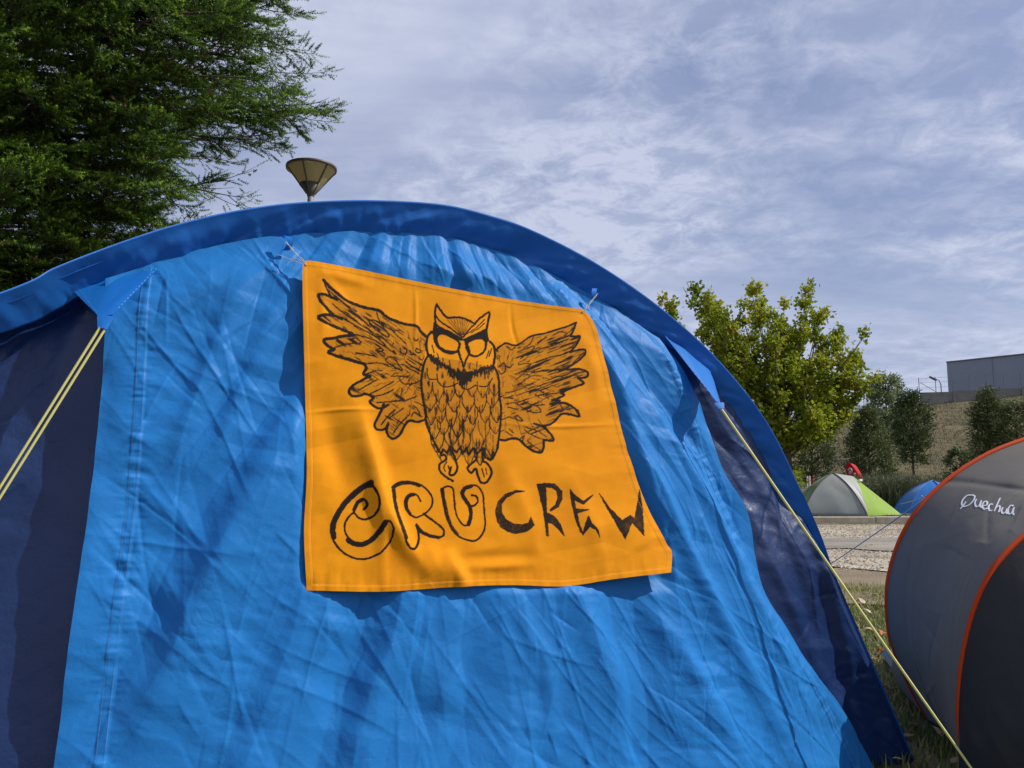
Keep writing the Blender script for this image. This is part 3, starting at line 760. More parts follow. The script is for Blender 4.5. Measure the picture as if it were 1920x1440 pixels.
# ------------------------------------------------------------------ the orange owl banner
bl = [(570, 492), (567, 520), (571, 700), (575, 880), (570, 1000), (575, 1107)]
br = [(1095, 580), (1116, 612), (1140, 700), (1166, 805), (1202, 925), (1246, 1012), (1260, 1036), (1258, 1073)]
bt = [(570, 492), (590, 490), (720, 515), (850, 542), (980, 565), (1060, 576), (1095, 580)]
bb = [(575, 1107), (720, 1109), (850, 1100), (960, 1097), (1060, 1099), (1150, 1086), (1258, 1073)]
bn, bm = 500, 470
S, Tt = np.meshgrid(np.linspace(0, 1, bn), np.linspace(0, 1, bm), indexing='ij')
BP = coons(spline(bt, bn), spline(bb, bn), spline(bl, bm), spline(br, bm), S, Tt)
lift = 0.040 + 0.020 * np.exp(-(S / 0.12)**2) * (1 - sstep(0.2, 0.5, Tt)) + 0.040 * sstep(0.70, 1.0, S) * sstep(0.55, 1.0, Tt)**1.5
lift += 0.010 * np.exp(-((1 - S) / 0.15)**2) * (1 - Tt)
buv = hit_front(BP.reshape(-1, 2), lift.ravel()).reshape(bn, bm, 2)
bx, by = BP[..., 0], BP[..., 1]
def bridge(pts, w, a, skew=1.0):
    d, s_, sg = seg_dist(bx, by, spline(pts, 16)); ww = np.where(sg > 0, w * skew, w)
    return a * np.exp(-(d / ww)**2) * np.sin(np.clip(s_, 0, 1) * np.pi * 0.92 + 0.12)
bh = (fbm(bx / 90, by / 90, 401, 3) - 0.5) * 0.008
bh += bridge([(668, 760), (700, 860), (728, 960), (800, 1080)], 15, 0.024, 1.5)         # broad diagonal fold with a shaded flank
bh -= bridge([(600, 730), (630, 850), (660, 960)], 26, 0.012, 1.0)
bh += bridge([(700, 900), (716, 1000), (720, 1100)], 10, 0.006, 1.4)
bh += bridge([(830, 1030), (860, 1075), (880, 1105)], 14, 0.018, 1.3)
bh += bridge([(790, 1010), (815, 1060), (850, 1100)], 20, 0.015, 1.3)
bh += bridge([(860, 1048), (930, 1044), (1000, 1040)], 11, -0.005, 1.0)
bh += bridge([(860, 1065), (930, 1062), (1010, 1058)], 9, 0.005, 1.0)
bh += bridge([(779, 540), (780, 600), (777, 660)], 4, 0.0032)
bh += bridge([(957, 575), (962, 620), (975, 660)], 4, -0.0030)
bh += bridge([(572, 775), (640, 768), (720, 768)], 4, 0.0028)
bh += bridge([(930, 793), (1040, 800), (1160, 795)], 4, 0.0028)
bh += bridge([(596, 506), (640, 520), (700, 536)], 12, 0.006, 0.8)
bh += bridge([(600, 520), (606, 580), (604, 640)], 10, 0.005)
bh += bridge([(1080, 600), (1112, 690), (1120, 760)], 14, 0.005)
bh += bridge([(1190, 1030), (1215, 1010), (1225, 980)], 9, 0.004)
bh += (facets(bx / 70 + by / 160, by / 60 - bx / 190, 402) - 0.5) * 0.0055 + (facets(bx / 26 - by / 60, by / 30 + bx / 70, 406) - 0.5) * 0.0016
bh += bridge([(596, 500), (650, 575), (690, 640)], 9, 0.004, 1.6) + bridge([(1092, 590), (1050, 640), (1020, 690)], 9, 0.004, 0.7) + bridge([(930, 850), (985, 960), (1010, 1060)], 16, 0.006, 1.5) + bridge([(1060, 880), (1110, 980), (1140, 1080)], 14, 0.005, 1.5)
bh += 0.0045 * (fbm(bx / 16, by / 60, 403, 2) - 0.5) * np.exp(-((1 - Tt) / 0.06)**2)          # puckered hems
bh += 0.0035 * (fbm(bx / 60, by / 16, 404, 2) - 0.5) * np.exp(-((1 - S) / 0.04)**2)
bh += 0.003 * (fbm(bx / 18, by / 50, 405, 2) - 0.5) * np.exp(-(Tt / 0.04)**2)
hemd = np.minimum(np.minimum(S * 600, (1 - S) * 620), np.minimum(Tt * 560, (1 - Tt) * 560))
bh += 0.0012 * (1 - sstep(8.5, 10.5, hemd))
bf = front(buv[..., 0], buv[..., 1]) + lift
BAN = W3(buv[..., 0], buv[..., 1], bf + bh)

# --- the ink: marker strokes rasterised on the cloth (one value per cloth vertex)
X0, Y0, SS = 555.0, 478.0, 2.0
IH, IW = int(645 * SS), int(715 * SS)
INK = np.zeros((IH, IW), np.float32)
gx = np.arange(IW) / SS + X0; gy = np.arange(IH) / SS + Y0
GX, GY = np.meshgrid(gx, gy)
JX_ = (fbm(GX / 5, GY / 5, 501, 2) - 0.5); JY_ = (fbm(GX / 5 + 40, GY / 5, 502, 2) - 0.5); GR = vnoise(GX / 1.6, GY / 1.6, 503)
REG = {5: (550, 470, 4.8), 6: (850, 470, 4.8), 7: (550, 750, 3.8925), 8: (870, 750, 3.8927)}
def tr_(reg, pts):
    x, y, s = REG[reg]; return np.array([(x + p[0] / s, y + p[1] / s) for p in pts], float)
def stroke(P, w, dens=1.0, rough=1.0, taper=False, curve=True):
    P = np.asarray(P, float)
    if curve and len(P) > 2: P = spline(P, len(P) * 4)
    x0, x1, y0, y1 = P[:, 0].min() - w - 3, P[:, 0].max() + w + 3, P[:, 1].min() - w - 3, P[:, 1].max() + w + 3
    i0, i1 = max(0, int((y0 - Y0) * SS)), min(IH, int((y1 - Y0) * SS)); j0, j1 = max(0, int((x0 - X0) * SS)), min(IW, int((x1 - X0) * SS))
    if i1 <= i0 or j1 <= j0: return
    sl_ = (slice(i0, i1), slice(j0, j1))
    d, s_, _ = seg_dist(GX[sl_] + JX_[sl_] * 1.6 * rough, GY[sl_] + JY_[sl_] * 1.6 * rough, P)
    ww = w * 0.5 * (1 - 0.75 * s_ if taper else 1.0)
    a = np.clip((ww - d) * 1.3 + 0.5, 0, 1) * dens * (0.84 + 0.3 * GR[sl_])
    INK[sl_] = np.maximum(INK[sl_], np.clip(a, 0, 1))
def inside(P):
    P = np.asarray(P, float); c = np.zeros(GX.shape, bool); j = len(P) - 1
    for i in range(len(P)):
        xi, yi, xj, yj = *P[i], *P[j]
        if yi != yj:
            c ^= ((yi > GY) != (yj > GY)) & (GX < (xj - xi) * (GY - yi) / (yj - yi) + xi)
        j = i
    return c
def fill(P, dens, mod=None):
    m_ = inside(P); v = dens * (0.86 + 0.22 * GR)
    if mod is not None: v = v * mod
    INK[m_] = np.maximum(INK[m_], np.clip(v, 0, 1)[m_])
TH = 5.8
wingL = []
def wl_(reg, pts, w=TH, store=True, **k):
    P = tr_(reg, pts); stroke(P, w, **k)
    if store: wingL.append(P)
# left wing outline
wl_(5, [(1200, 775), (1150, 730), (1110, 680), (1000, 660), (900, 625), (830, 590), (770, 540), (640, 510), (560, 485), (480, 450), (400, 390), (330, 330), (270, 265)])
wl_(5, [(270, 265), (300, 345), (340, 410), (390, 440)], 3)
wl_(5, [(390, 440), (330, 415), (270, 392), (225, 400), (250, 460), (300, 520), (360, 580), (440, 615)])
wl_(5, [(440, 615), (360, 585), (270, 580), (220, 600), (260, 635), (340, 670), (430, 710), (530, 750)])
wl_(5, [(545, 765), (450, 770), (350, 790), (270, 805), (300, 850), (350, 880)])
wl_(5, [(370, 890), (310, 910), (380, 945), (480, 975), (560, 1000), (640, 1020)])
wl_(5, [(640, 1020), (655, 1060), (630, 1110), (690, 1130)])
wl_(5, [(690, 1130), (610, 1170), (540, 1210), (500, 1260), (520, 1305), (590, 1310), (650, 1290), (720, 1320)], 5)
wl_(5, [(720, 1330), (685, 1360), (720, 1400), (780, 1420), (850, 1390)], 5)
wl_(7, [(660, 30), (625, 110), (592, 180), (610, 215), (670, 212), (690, 170)], 5)
wl_(7, [(690, 180), (682, 240), (720, 282), (770, 262), (800, 210), (830, 160), (860, 150), (900, 160), (952, 148)], 5)
WL = np.concatenate(wingL + [tr_(7, [(950, 60)]), tr_(5, [(1160, 1000), (1200, 880)])])
ang_ = (GX * 0.55 - GY * 0.83)
streaks = np.clip((vnoise((GX * 0.83 + GY * 0.55) / 22, ang_ / 2.2, 510) - 0.35) * 2.2, 0, 1) * np.clip((fbm(GX / 22, GY / 22, 511, 2) - 0.22) * 3.0, 0, 1)
fill(WL, 0.95, np.maximum(streaks, 0.30))
# inner quills and little curls of the left wing
TN = 2.9
for pts in ([(300, 345), (400, 430), (520, 520), (570, 550)], [(350, 480), (450, 560), (560, 640), (700, 730)], [(460, 620), (600, 700), (760, 790), (830, 860)],
            [(400, 430), (520, 540), (640, 640), (690, 690)], [(560, 760), (680, 790), (800, 850), (920, 930)], [(350, 880), (450, 850), (560, 835), (600, 850)],
            [(500, 800), (560, 790), (610, 830), (560, 840)], [(680, 620), (760, 640), (830, 720), (860, 780), (780, 740), (700, 680), (680, 620)], [(750, 560), (780, 640), (880, 715), (965, 720)],
            [(880, 715), (950, 780), (1010, 840)], [(730, 770), (800, 790), (880, 850), (900, 830)], [(560, 920), (680, 940), (760, 960)], [(640, 1020), (760, 1010), (850, 1030)],
            [(740, 900), (770, 885), (810, 890), (790, 910), (750, 910), (820, 950)], [(850, 960), (900, 960), (950, 1030), (980, 1080), (900, 1040), (830, 990), (850, 960)], [(860, 890), (920, 930), (900, 900)],
            [(960, 880), (970, 920), (1010, 930), (1020, 890), (990, 875)], [(1050, 900), (1060, 930), (1090, 935)], [(1110, 880), (1100, 910), (1140, 920), (1150, 900), (1120, 885)], [(1080, 790), (1100, 810), (1130, 790)],
            [(1020, 1000), (1060, 1040), (1080, 1050)], [(880, 1130), (960, 1130), (1030, 1140)], [(950, 1150), (1000, 1200), (1100, 1190), (1140, 1170)], [(690, 1290), (790, 1240), (900, 1180)], [(760, 1160), (700, 1190), (580, 1260)],
            [(700, 1320), (820, 1290), (900, 1250)], [(980, 1240), (970, 1350), (1060, 1330), (1110, 1310)], [(750, 1370), (860, 1360), (980, 1350)], [(660, 1110), (740, 1080), (800, 1080)]):
    stroke(tr_(5, pts), TN, 0.85)
for pts in ([(700, 130), (760, 90), (800, 60)], [(730, 240), (790, 160), (850, 100)], [(640, 180), (690, 120), (740, 70)], [(860, 120), (880, 90), (930, 120), (900, 60)], [(870, 40), (900, 60)]):
    stroke(tr_(7, pts), TN, 0.85)
g5 = np.random.default_rng(77)
for _ in range(220):                                      # scribbled barbs
    k = g5.integers(len(WL)); p = WL[k] * (1 - (q := g5.uniform(0.1, 0.8))) + np.array([786, 690]) * q
    d = (np.array([786, 690]) - p); d /= np.linalg.norm(d) + 1e-6; L = g5.uniform(6, 18)
    stroke([p, p + d * L * 0.5 + g5.normal(0, 1.2, 2), p + d * L], g5.uniform(0.9, 1.9), g5.uniform(0.5, 0.9))
# right wing outline
wingL = []
wl_(6, [(385, 890), (460, 835), (520, 845), (570, 850), (640, 810), (710, 765), (800, 750), (900, 720), (1000, 690), (1100, 650)], 3.6)
wl_(6, [(1100, 650), (1080, 710), (1050, 770)], 4)
wl_(6, [(1050, 770), (1090, 775), (1135, 772), (1110, 840), (1050, 910)], 4)
wl_(6, [(1050, 915), (1120, 895), (1185, 895), (1170, 950), (1100, 1010), (1010, 1060), (950, 1075)], 4)
wl_(6, [(950, 1075), (1080, 1065), (1160, 1070), (1205, 1100), (1195, 1140), (1120, 1150)], 4)
wl_(6, [(1130, 1155), (1175, 1195), (1110, 1220), (1030, 1250), (970, 1285)], 4.4)
wl_(6, [(970, 1285), (1000, 1300), (940, 1330), (890, 1345), (960, 1350), (870, 1382)], 4)
wl_(6, [(870, 1382), (990, 1370), (1060, 1400), (1115, 1440)], 4.4)
wl_(8, [(740, 25), (790, 50), (825, 85), (838, 122), (780, 108), (720, 100), (690, 120), (640, 170), (570, 190), (510, 172)], 4.6)
wl_(8, [(510, 172), (580, 200), (630, 250), (652, 295), (580, 292)], 4.4)
wl_(8, [(580, 300), (580, 340), (560, 385), (500, 370), (440, 330), (400, 290), (350, 280), (300, 295), (265, 290)], 4.8)
WR = np.concatenate(wingL + [tr_(8, [(262, 100)]), tr_(6, [(395, 1050)])])
ang2 = (GX * 0.35 + GY * 0.94)
st2 = np.clip((vnoise((GX * 0.94 - GY * 0.35) / 22, ang2 / 2.2, 520) - 0.35) * 2.2, 0, 1) * np.clip((fbm(GX / 20, GY / 20, 521, 2) - 0.22) * 3.0, 0, 1)
fill(WR, 0.95, np.maximum(st2, 0.30))
for pts in ([(580, 910), (660, 880), (730, 860), (700, 910), (620, 960)], [(780, 885), (880, 860), (980, 820)], [(750, 1000), (870, 960), (1000, 930)], [(700, 1100), (820, 1080), (960, 1070)], [(740, 1305), (860, 1290), (970, 1280)],
            [(590, 1020), (700, 1015), (650, 1070), (560, 1110)], [(560, 1160), (640, 1110), (690, 1130), (620, 1180)], [(420, 1040), (460, 1010), (470, 1080), (430, 1110), (410, 1080)], [(480, 1040), (510, 1050), (540, 1020)],
            [(470, 1280), (560, 1260), (650, 1230)], [(490, 1410), (580, 1430)], [(620, 1350), (720, 1390), (820, 1385)], [(990, 770), (1040, 730), (1090, 680)], [(900, 760), (960, 730), (1010, 740)], [(1000, 900), (1080, 850), (1120, 800)],
            [(720, 780), (690, 840), (640, 870)], [(760, 830), (800, 800), (840, 780)], [(950, 1160), (1050, 1130), (1120, 1120)], [(1080, 1010), (1130, 960), (1170, 920)], [(480, 860), (520, 890), (560, 870)], [(450, 1320), (540, 1330)]):
    stroke(tr_(6, pts), TN, 0.8)
for pts in ([(310, 30), (370, 20), (430, 60), (500, 90), (560, 85), (540, 50), (470, 30)], [(320, 120), (380, 140), (430, 155), (390, 110)], [(440, 220), (500, 260), (580, 290)], [(330, 210), (360, 240)], [(450, 200), (540, 230), (600, 270)], [(400, 290), (440, 260), (420, 310)],
            [(600, 110), (680, 90), (760, 50)], [(460, 300), (510, 340), (560, 370)], [(300, 230), (350, 260)], [(700, 40), (740, 70), (800, 60)]):
    stroke(tr_(8, pts), TN, 0.8)
for _ in range(230):
    k = g5.integers(len(WR)); p = WR[k] * (1 - (q := g5.uniform(0.08, 0.8))) + np.array([945, 700]) * q
    d = (np.array([945, 700]) - p); d /= np.linalg.norm(d) + 1e-6; L = g5.uniform(6, 18)
    stroke([p, p + d * L * 0.5 + g5.normal(0, 1.2, 2), p + d * L], g5.uniform(0.9, 1.9), g5.uniform(0.5, 0.9))
# body
bodyP = np.concatenate([tr_(5, [(1215, 940), (1180, 1000), (1160, 1080), (1150, 1200), (1165, 1340)]), tr_(7, [(945, 0), (960, 80), (970, 160), (1000, 250), (1040, 330), (1085, 405)])])
bodyR = np.concatenate([tr_(5, [(1810, 1050), (1840, 1110), (1850, 1200), (1855, 1340)]), tr_(7, [(1512, 20), (1515, 80), (1510, 180), (1495, 290), (1480, 370), (1450, 430)])])
BODY = np.concatenate([bodyP, bodyR[::-1]])
bst = np.clip((vnoise(GX / 2.4, GY / 16, 530) - 0.40) * 2.0, 0, 1) * np.clip((fbm(GX / 14, GY / 14, 531, 2) - 0.26) * 3.2, 0, 1)
fill(BODY, 0.95, np.maximum(bst, 0.30))
stroke(bodyP, 4.4); stroke(bodyR, 4.2)
for row in range(6):                                     # overlapping breast feathers
    yc = 722 + row * 24
    n_ = (7, 6, 7, 6, 5, 5)[row]
    for i in range(n_):
        lft = np.interp(yc, bodyP[:, 1], bodyP[:, 0]); rgt = np.interp(yc, bodyR[:, 1], bodyR[:, 0])
        wd = (rgt - lft) / n_; xc = lft + wd * (i + 0.5) + g5.normal(0, 1.5); ln = g5.uniform(22, 32); y_ = yc + g5.normal(0, 2.5)
        stroke([(xc - wd * 0.5, y_ - 6), (xc - wd * 0.42, y_ + ln * 0.4), (xc - wd * 0.12, y_ + ln * 0.85), (xc + 1, y_ + ln), (xc + wd * 0.2, y_ + ln * 0.8), (xc + wd * 0.45, y_ + ln * 0.35), (xc + wd * 0.5, y_ - 6)], g5.uniform(1.5, 2.4), 0.9)
        for _ in range(4):
            xx = xc + g5.uniform(-0.3, 0.3) * wd; stroke([(xx, y_ + ln * 0.45), (xc + (xx - xc) * 0.5, y_ + ln * 0.9)], 1.2, 0.75)
fr = tr_(7, [(1080, 405), (1092, 360), (1120, 388), (1145, 338), (1190, 385), (1215, 345), (1232, 395), (1265, 350), (1278, 402), (1310, 350), (1335, 395), (1385, 350), (1400, 420), (1440, 440), (1455, 380)])
stroke(fr, 4, curve=False)
for pts in ([(1290, 1110), (1300, 1180), (1350, 1225), (1420, 1220), (1480, 1190)], [(1490, 1200), (1560, 1250), (1640, 1210)], [(1640, 1215), (1740, 1220), (1790, 1150)], [(1200, 1060), (1215, 1150), (1290, 1160)]):
    stroke(tr_(5, pts), 2.4)
# feet
for pts, w in (([(1100, 400), (1118, 430), (1068, 470), (1072, 520), (1112, 560), (1165, 592)], 4.2), ([(1150, 360), (1185, 440), (1195, 500), (1175, 542), (1140, 545), (1150, 490)], 4.4), ([(1120, 450), (1098, 490), (1110, 520)], 2.4),
               ([(1330, 360), (1335, 430), (1290, 470), (1270, 500), (1300, 532), (1330, 500), (1350, 560), (1372, 602), (1412, 600), (1442, 550), (1445, 510), (1410, 460), (1380, 440), (1385, 360)], 4.4), ([(1375, 500), (1395, 560)], 2.4), ([(1405, 500), (1415, 545)], 2.0), ([(1130, 480), (1140, 520)], 2.5)):
    stroke(tr_(7, pts), w)
# head
fill(tr_(5, [(1265, 640), (1300, 690), (1400, 730), (1500, 790), (1510, 815), (1420, 775), (1350, 745), (1310, 752), (1290, 790), (1270, 800), (1255, 740)]), 1.0)
fill(tr_(5, [(1530, 805), (1640, 762), (1735, 700), (1748, 800), (1735, 890), (1724, 830), (1690, 790), (1620, 800), (1568, 830), (1545, 840)]), 1.0)
crown = tr_(5, [(1380, 605), (1460, 600), (1540, 612), (1630, 658), (1560, 740), (1525, 775), (1420, 690)])
fill(crown, 0.5, bst * 0.8 + 0.15)
for pts, w in (([(1290, 480), (1275, 560), (1280, 660), (1262, 740)], 4.2), ([(1290, 480), (1330, 540), (1385, 602), (1460, 600), (1540, 612), (1630, 658)], 4.0), ([(1630, 658), (1690, 600), (1765, 552), (1752, 640), (1738, 720), (1748, 810)], 4.0),
               ([(1290, 590), (1330, 640), (1420, 700), (1520, 778)], 3.0), ([(1530, 778), (1590, 700), (1640, 660)], 3.0), ([(1275, 655), (1340, 700), (1430, 745), (1520, 800)], 4.5), ([(1530, 805), (1620, 765), (1735, 712)], 4.5), ([(1560, 750), (1650, 690), (1720, 620)], 1.8), ([(1600, 740), (1680, 690), (1720, 650)], 1.8),
               ([(1290, 790), (1310, 755), (1350, 745), (1420, 775), (1480, 815), (1495, 860), (1470, 905), (1420, 910), (1350, 890), (1305, 850), (1290, 790)], 4.0),
               ([(1555, 870), (1570, 825), (1620, 800), (1690, 790), (1725, 820), (1725, 880), (1690, 930), (1630, 952), (1580, 930), (1555, 870)], 4.4), ([(1270, 780), (1290, 850), (1350, 905), (1420, 925), (1470, 915)], 3.6),
               ([(1500, 840), (1484, 880), (1490, 930), (1510, 990), (1530, 1045), (1550, 990), (1578, 930), (1575, 880), (1550, 840)], 4.0), ([(1245, 730), (1213, 770), (1198, 860), (1213, 930), (1250, 980)], 5.0), ([(1765, 820), (1800, 850), (1816, 920), (1810, 990), (1800, 1040)], 4.4),
               ([(1760, 900), (1735, 970)], 2.2), ([(1785, 880), (1760, 950)], 2.2), ([(1250, 850), (1265, 920)], 2.0), ([(1290, 920), (1310, 970)], 1.8), ([(1400, 990), (1410, 1040)], 1.8), ([(1590, 1010), (1580, 1060)], 2), ([(1650, 1000), (1650, 1050)], 2)):
    stroke(tr_(5, pts), w)
for k in range(9):
    stroke(tr_(5, [(1390 + 26 * k, 612 + abs(k - 4) * 3), (1520 + (k - 4) * 3, 760)]), 1.2, 0.8)
ruff = tr_(5, [(1225, 945), (1300, 1000), (1370, 1045), (1440, 1095), (1490, 1150), (1530, 1185), (1580, 1140), (1640, 1095), (1730, 1065), (1800, 1040)])
rs = spline(ruff, 90)
for i, p in enumerate(rs):
    stroke([p + g5.normal(0, 1.2, 2) - (0, 4), p + g5.normal(0, 1.5, 2) + (0, g5.uniform(3, 10))], g5.uniform(2, 3.4), g5.uniform(0.8, 1))
stroke(ruff, 4.5)
fill(tr_(5, [(1470, 1050), (1510, 1090), (1530, 1050), (1560, 1090), (1620, 1080), (1580, 1150), (1545, 1190), (1530, 1215), (1500, 1170), (1460, 1120)]), 0.95)
# lettering
def L7(pts, w, **k): stroke(tr_(7, pts), w * 1.15 + 0.6, **k)
L7([(560, 604), (500, 640), (430, 700), (370, 765), (315, 850), (288, 930), (295, 1000)], 9.0)
L7([(278, 900), (280, 990), (320, 1070), (390, 1130), (470, 1160), (550, 1155), (630, 1115), (690, 1050), (716, 980), (715, 920), (690, 882), (655, 882)], 3.0)
L7([(655, 885), (630, 950), (580, 1020), (510, 1052), (430, 1030), (385, 980), (374, 920), (400, 860), (440, 820)], 3.0)
L7([(400, 1025), (460, 1052), (520, 1048), (580, 1010), (630, 945), (660, 890)], 8.0)
L7([(440, 820), (460, 760), (500, 725), (530, 738), (537, 770), (515, 798)], 4.0)
L7([(445, 800), (470, 750), (500, 732)], 6.0)
L7([(440, 820), (480, 860), (530, 870), (580, 845), (613, 790), (615, 720), (590, 650), (555, 606)], 3.0)
fill(tr_(7, [(500, 612), (560, 596), (592, 640), (600, 690), (570, 640), (520, 640)]), 1.0)
L7([(718, 640), (760, 605), (840, 595), (930, 620), (990, 670), (1016, 730), (1002, 790), (950, 835)], 2.6)
L7([(725, 640), (780, 612), (850, 604), (920, 625)], 5.5, dens=0.9)
L7([(730, 650), (738, 740), (755, 830), (782, 910), (812, 1000)], 6.5, dens=0.9)
L7([(950, 830), (1020, 880), (1090, 940), (1100, 980), (1060, 1005), (980, 990), (920, 960)], 3.2)
L7([(920, 960), (895, 905), (912, 980), (905, 1050), (870, 1085), (830, 1060), (800, 990)], 3.4)
L7([(1060, 1003), (990, 988), (930, 955), (900, 915)], 5.0)
L7([(930, 740), (900, 692), (850, 686), (815, 730), (818, 790), (850, 835), (900, 855), (952, 835)], 2.6)
L7([(880, 690), (845, 700), (822, 740), (826, 790), (850, 832)], 5.5)
L7([(1078, 655), (1110, 632), (1160, 640), (1174, 700), (1180, 790), (1200, 860), (1240, 912), (1285, 908), (1297, 850), (1290, 780), (1250, 730), (1225, 680), (1250, 637), (1300, 622), (1350, 632), (1385, 690), (1395, 800), (1402, 900), (1380, 980), (1330, 1025), (1270, 1022), (1200, 990), (1150, 930), (1118, 850), (1098, 760), (1078, 655)], 2.6)
L7([(1085, 650), (1105, 750), (1125, 850), (1155, 925), (1195, 980)], 5.5, dens=0.9)
L7([(1300, 628), (1255, 645), (1235, 690), (1262, 735), (1292, 785), (1296, 850), (1280, 905)], 6.0)
L7([(1290, 780), (1330, 765), (1350, 735), (1335, 702), (1305, 695)], 2.8)
def F8(pts, dens=1.05): fill(tr_(8, pts) , dens, 0.86 + 0.14 * np.sin(GX * 2.2 + GY * 1.1)); stroke(tr_(8, pts + pts[:1]), 1.6, 0.95, curve=False)
F8([(440, 665), (370, 660), (300, 690), (250, 740), (230, 810), (240, 880), (270, 930), (320, 962), (380, 976), (450, 962), (512, 912), (485, 855), (468, 895), (420, 910), (360, 903), (305, 870), (276, 820), (277, 760), (312, 710), (365, 680)])
F8([(530, 615), (590, 608), (600, 700), (604, 800), (615, 992), (600, 990), (578, 800), (552, 700)])
F8([(590, 608), (660, 614), (712, 665), (716, 725), (690, 780), (630, 812), (625, 802), (668, 765), (685, 715), (675, 665), (640, 640), (594, 634)])
F8([(600, 820), (660, 850), (702, 905), (730, 992), (690, 945), (640, 900), (604, 890)])
F8([(768, 650), (800, 690), (865, 738), (942, 692), (900, 735), (868, 762), (800, 728), (815, 800), (835, 895), (870, 985), (848, 965), (812, 880), (785, 760)])
F8([(812, 795), (910, 800), (850, 815), (815, 830)])
F8([(862, 985), (880, 905), (903, 845), (925, 895), (972, 945), (988, 1005), (955, 945), (910, 925), (885, 955)])
F8([(985, 680), (1060, 785), (1150, 880), (1212, 840), (1240, 868), (1258, 790), (1275, 655), (1298, 790), (1312, 988), (1222, 890), (1176, 1015), (1085, 865)])
INK *= np.clip(0.84 + 0.36 * fbm(GX / 34, GY / 34, 540, 3), 0, 1.05).astype(np.float32)
# sample ink at cloth vertices
fx = np.clip((bx - X0) * SS, 0, IW - 2); fy = np.clip((by - Y0) * SS, 0, IH - 2)
ix, iy = fx.astype(int), fy.astype(int); ax, ay = fx - ix, fy - iy
ink = (INK[iy, ix] * (1 - ax) + INK[iy, ix + 1] * ax) * (1 - ay) + (INK[iy + 1, ix] * (1 - ax) + INK[iy + 1, ix + 1] * ax) * ay

m, nn, nl, b = new_mat('orange_cotton'); nt = m.node_tree
n1 = tex(nt, 'ShaderNodeTexNoise', 5, 5, 0.6)
c1 = ramp(nt, n1.outputs['Fac'], [(0.25, (0.74, 0.255, 0.002)), (0.5, (0.85, 0.315, 0.003)), (0.75, (0.93, 0.365, 0.005))])
w1 = tex(nt, 'ShaderNodeTexWave', 330, mscale=(1, 0.3, 0.02)); w2 = tex(nt, 'ShaderNodeTexWave', 330, mscale=(0.02, 0.02, 1)); w2.bands_direction = 'Z'
n2 = tex(nt, 'ShaderNodeTexNoise', 260, 3, 0.7)
at_ = nn.new('ShaderNodeAttribute'); at_.attribute_name = 'ink'
inkf = ramp(nt, at_.outputs['Fac'], [(0.04, (0, 0, 0)), (0.85, (1, 1, 1))])
cc = mixrgb(nt, inkf, mixrgb(nt, n2.outputs['Fac'], mixrgb(nt, 0.42, c1, (0.5, 0.15, 0.0)), c1), (0.016, 0.009, 0.006))
lk(nl, cc, b.inputs['Base Color']); b.inputs['Roughness'].default_value = 0.85; b.inputs['Specular IOR Level'].default_value = 0.15
b.inputs['Sheen Weight'].default_value = 0.1
bump(nt, b, mixrgb(nt, 0.5, mixrgb(nt, 0.5, w1.outputs['Fac'], w2.outputs['Fac']), n2.outputs['Fac']), 0.30, 0.0012)
tl_ = nn.new('ShaderNodeBsdfTranslucent'); lk(nl, cc, tl_.inputs['Color'])
mx = nn.new('ShaderNodeMixShader'); mx.inputs[0].default_value = 0.05
lk(nl, b.outputs[0], mx.inputs[1]); lk(nl, tl_.outputs[0], mx.inputs[2]); lk(nl, mx.outputs[0], nn['Material Output'].inputs['Surface'])
M['cotton'] = m
BANNER = thing('owl_banner', tuple(BAN[bn // 2, -1]), 'orange cloth banner with a black hand-drawn owl and lettering, tied to the blue tent', 'banner')
cloth = child('cloth', BAN.reshape(-1, 3), grid_faces(bn, bm)[:, ::-1], M['cotton'], BANNER)
attr(cloth, 'ink', ink.ravel())
def hem(line):
    L = spline(line, 260); qs = []
    for i in range(0, 258, 2):
        d = L[i + 1] - L[i]; s_ = np.cross(d, N_); s_ /= np.linalg.norm(s_) + 1e-9
        a, c = L[i] + N_ * 0.0009, L[i] + d * 0.8 + N_ * 0.0009
        qs.append(([a - s_ * 0.0006, c - s_ * 0.0006, c + s_ * 0.0006, a + s_ * 0.0006], np.array([[0, 1, 2, 3]])))
    v_, f_ = join(qs); child('hem_stitching', v_, f_, M['othread'], cloth, False)
q1, q2, q3, q4 = 9, bn - 10, 9, bm - 10
hem(BAN[q1, q3:q4:8]); hem(BAN[q2, q3:q4:8]); hem(BAN[q1:q2:8, q3]); hem(BAN[q1:q2:8, q4])
def string(a, c, n_, rad, parent, jit=0.0):
    t = np.linspace(0, 1, 20)[:, None]
    parts = []
    for k in range(n_):
        ph = k * np.pi
        o_ = np.stack([np.cos(t[:, 0] * 14 + ph), np.sin(t[:, 0] * 14 + ph), np.cos(t[:, 0] * 9 + ph)], -1) * rad * 1.1
        parts.append(tube(a * (1 - t) + c * t + o_, rad, 6))
    v_, f_ = join(parts); return child('tie_string', v_, f_, M['string'], parent)
cTL, cTR = BAN[8, 8] + N_ * 0.002, BAN[-9, 8] + N_ * 0.002
string(kL + N_ * 0.014, cTL, 2, 0.0012, BANNER); string(kR + N_ * 0.014, cTR, 2, 0.0016, BANNER)
for k in range(3):                                       # loose string ends by the left knot
    t = np.linspace(0, 1, 16)[:, None]
    e_ = cTL + T_ * (-0.04 - 0.02 * k) + UP * (-0.01 + 0.02 * k) - N_ * 0.02
    P = cTL * (1 - t) + e_ * t + UP * 0.03 * np.sin(t * np.pi) * (1 - 0.5 * k)
    v_, f_ = tube(P, 0.0009, 6); child('loose_string', v_, f_, M['string'], BANNER)

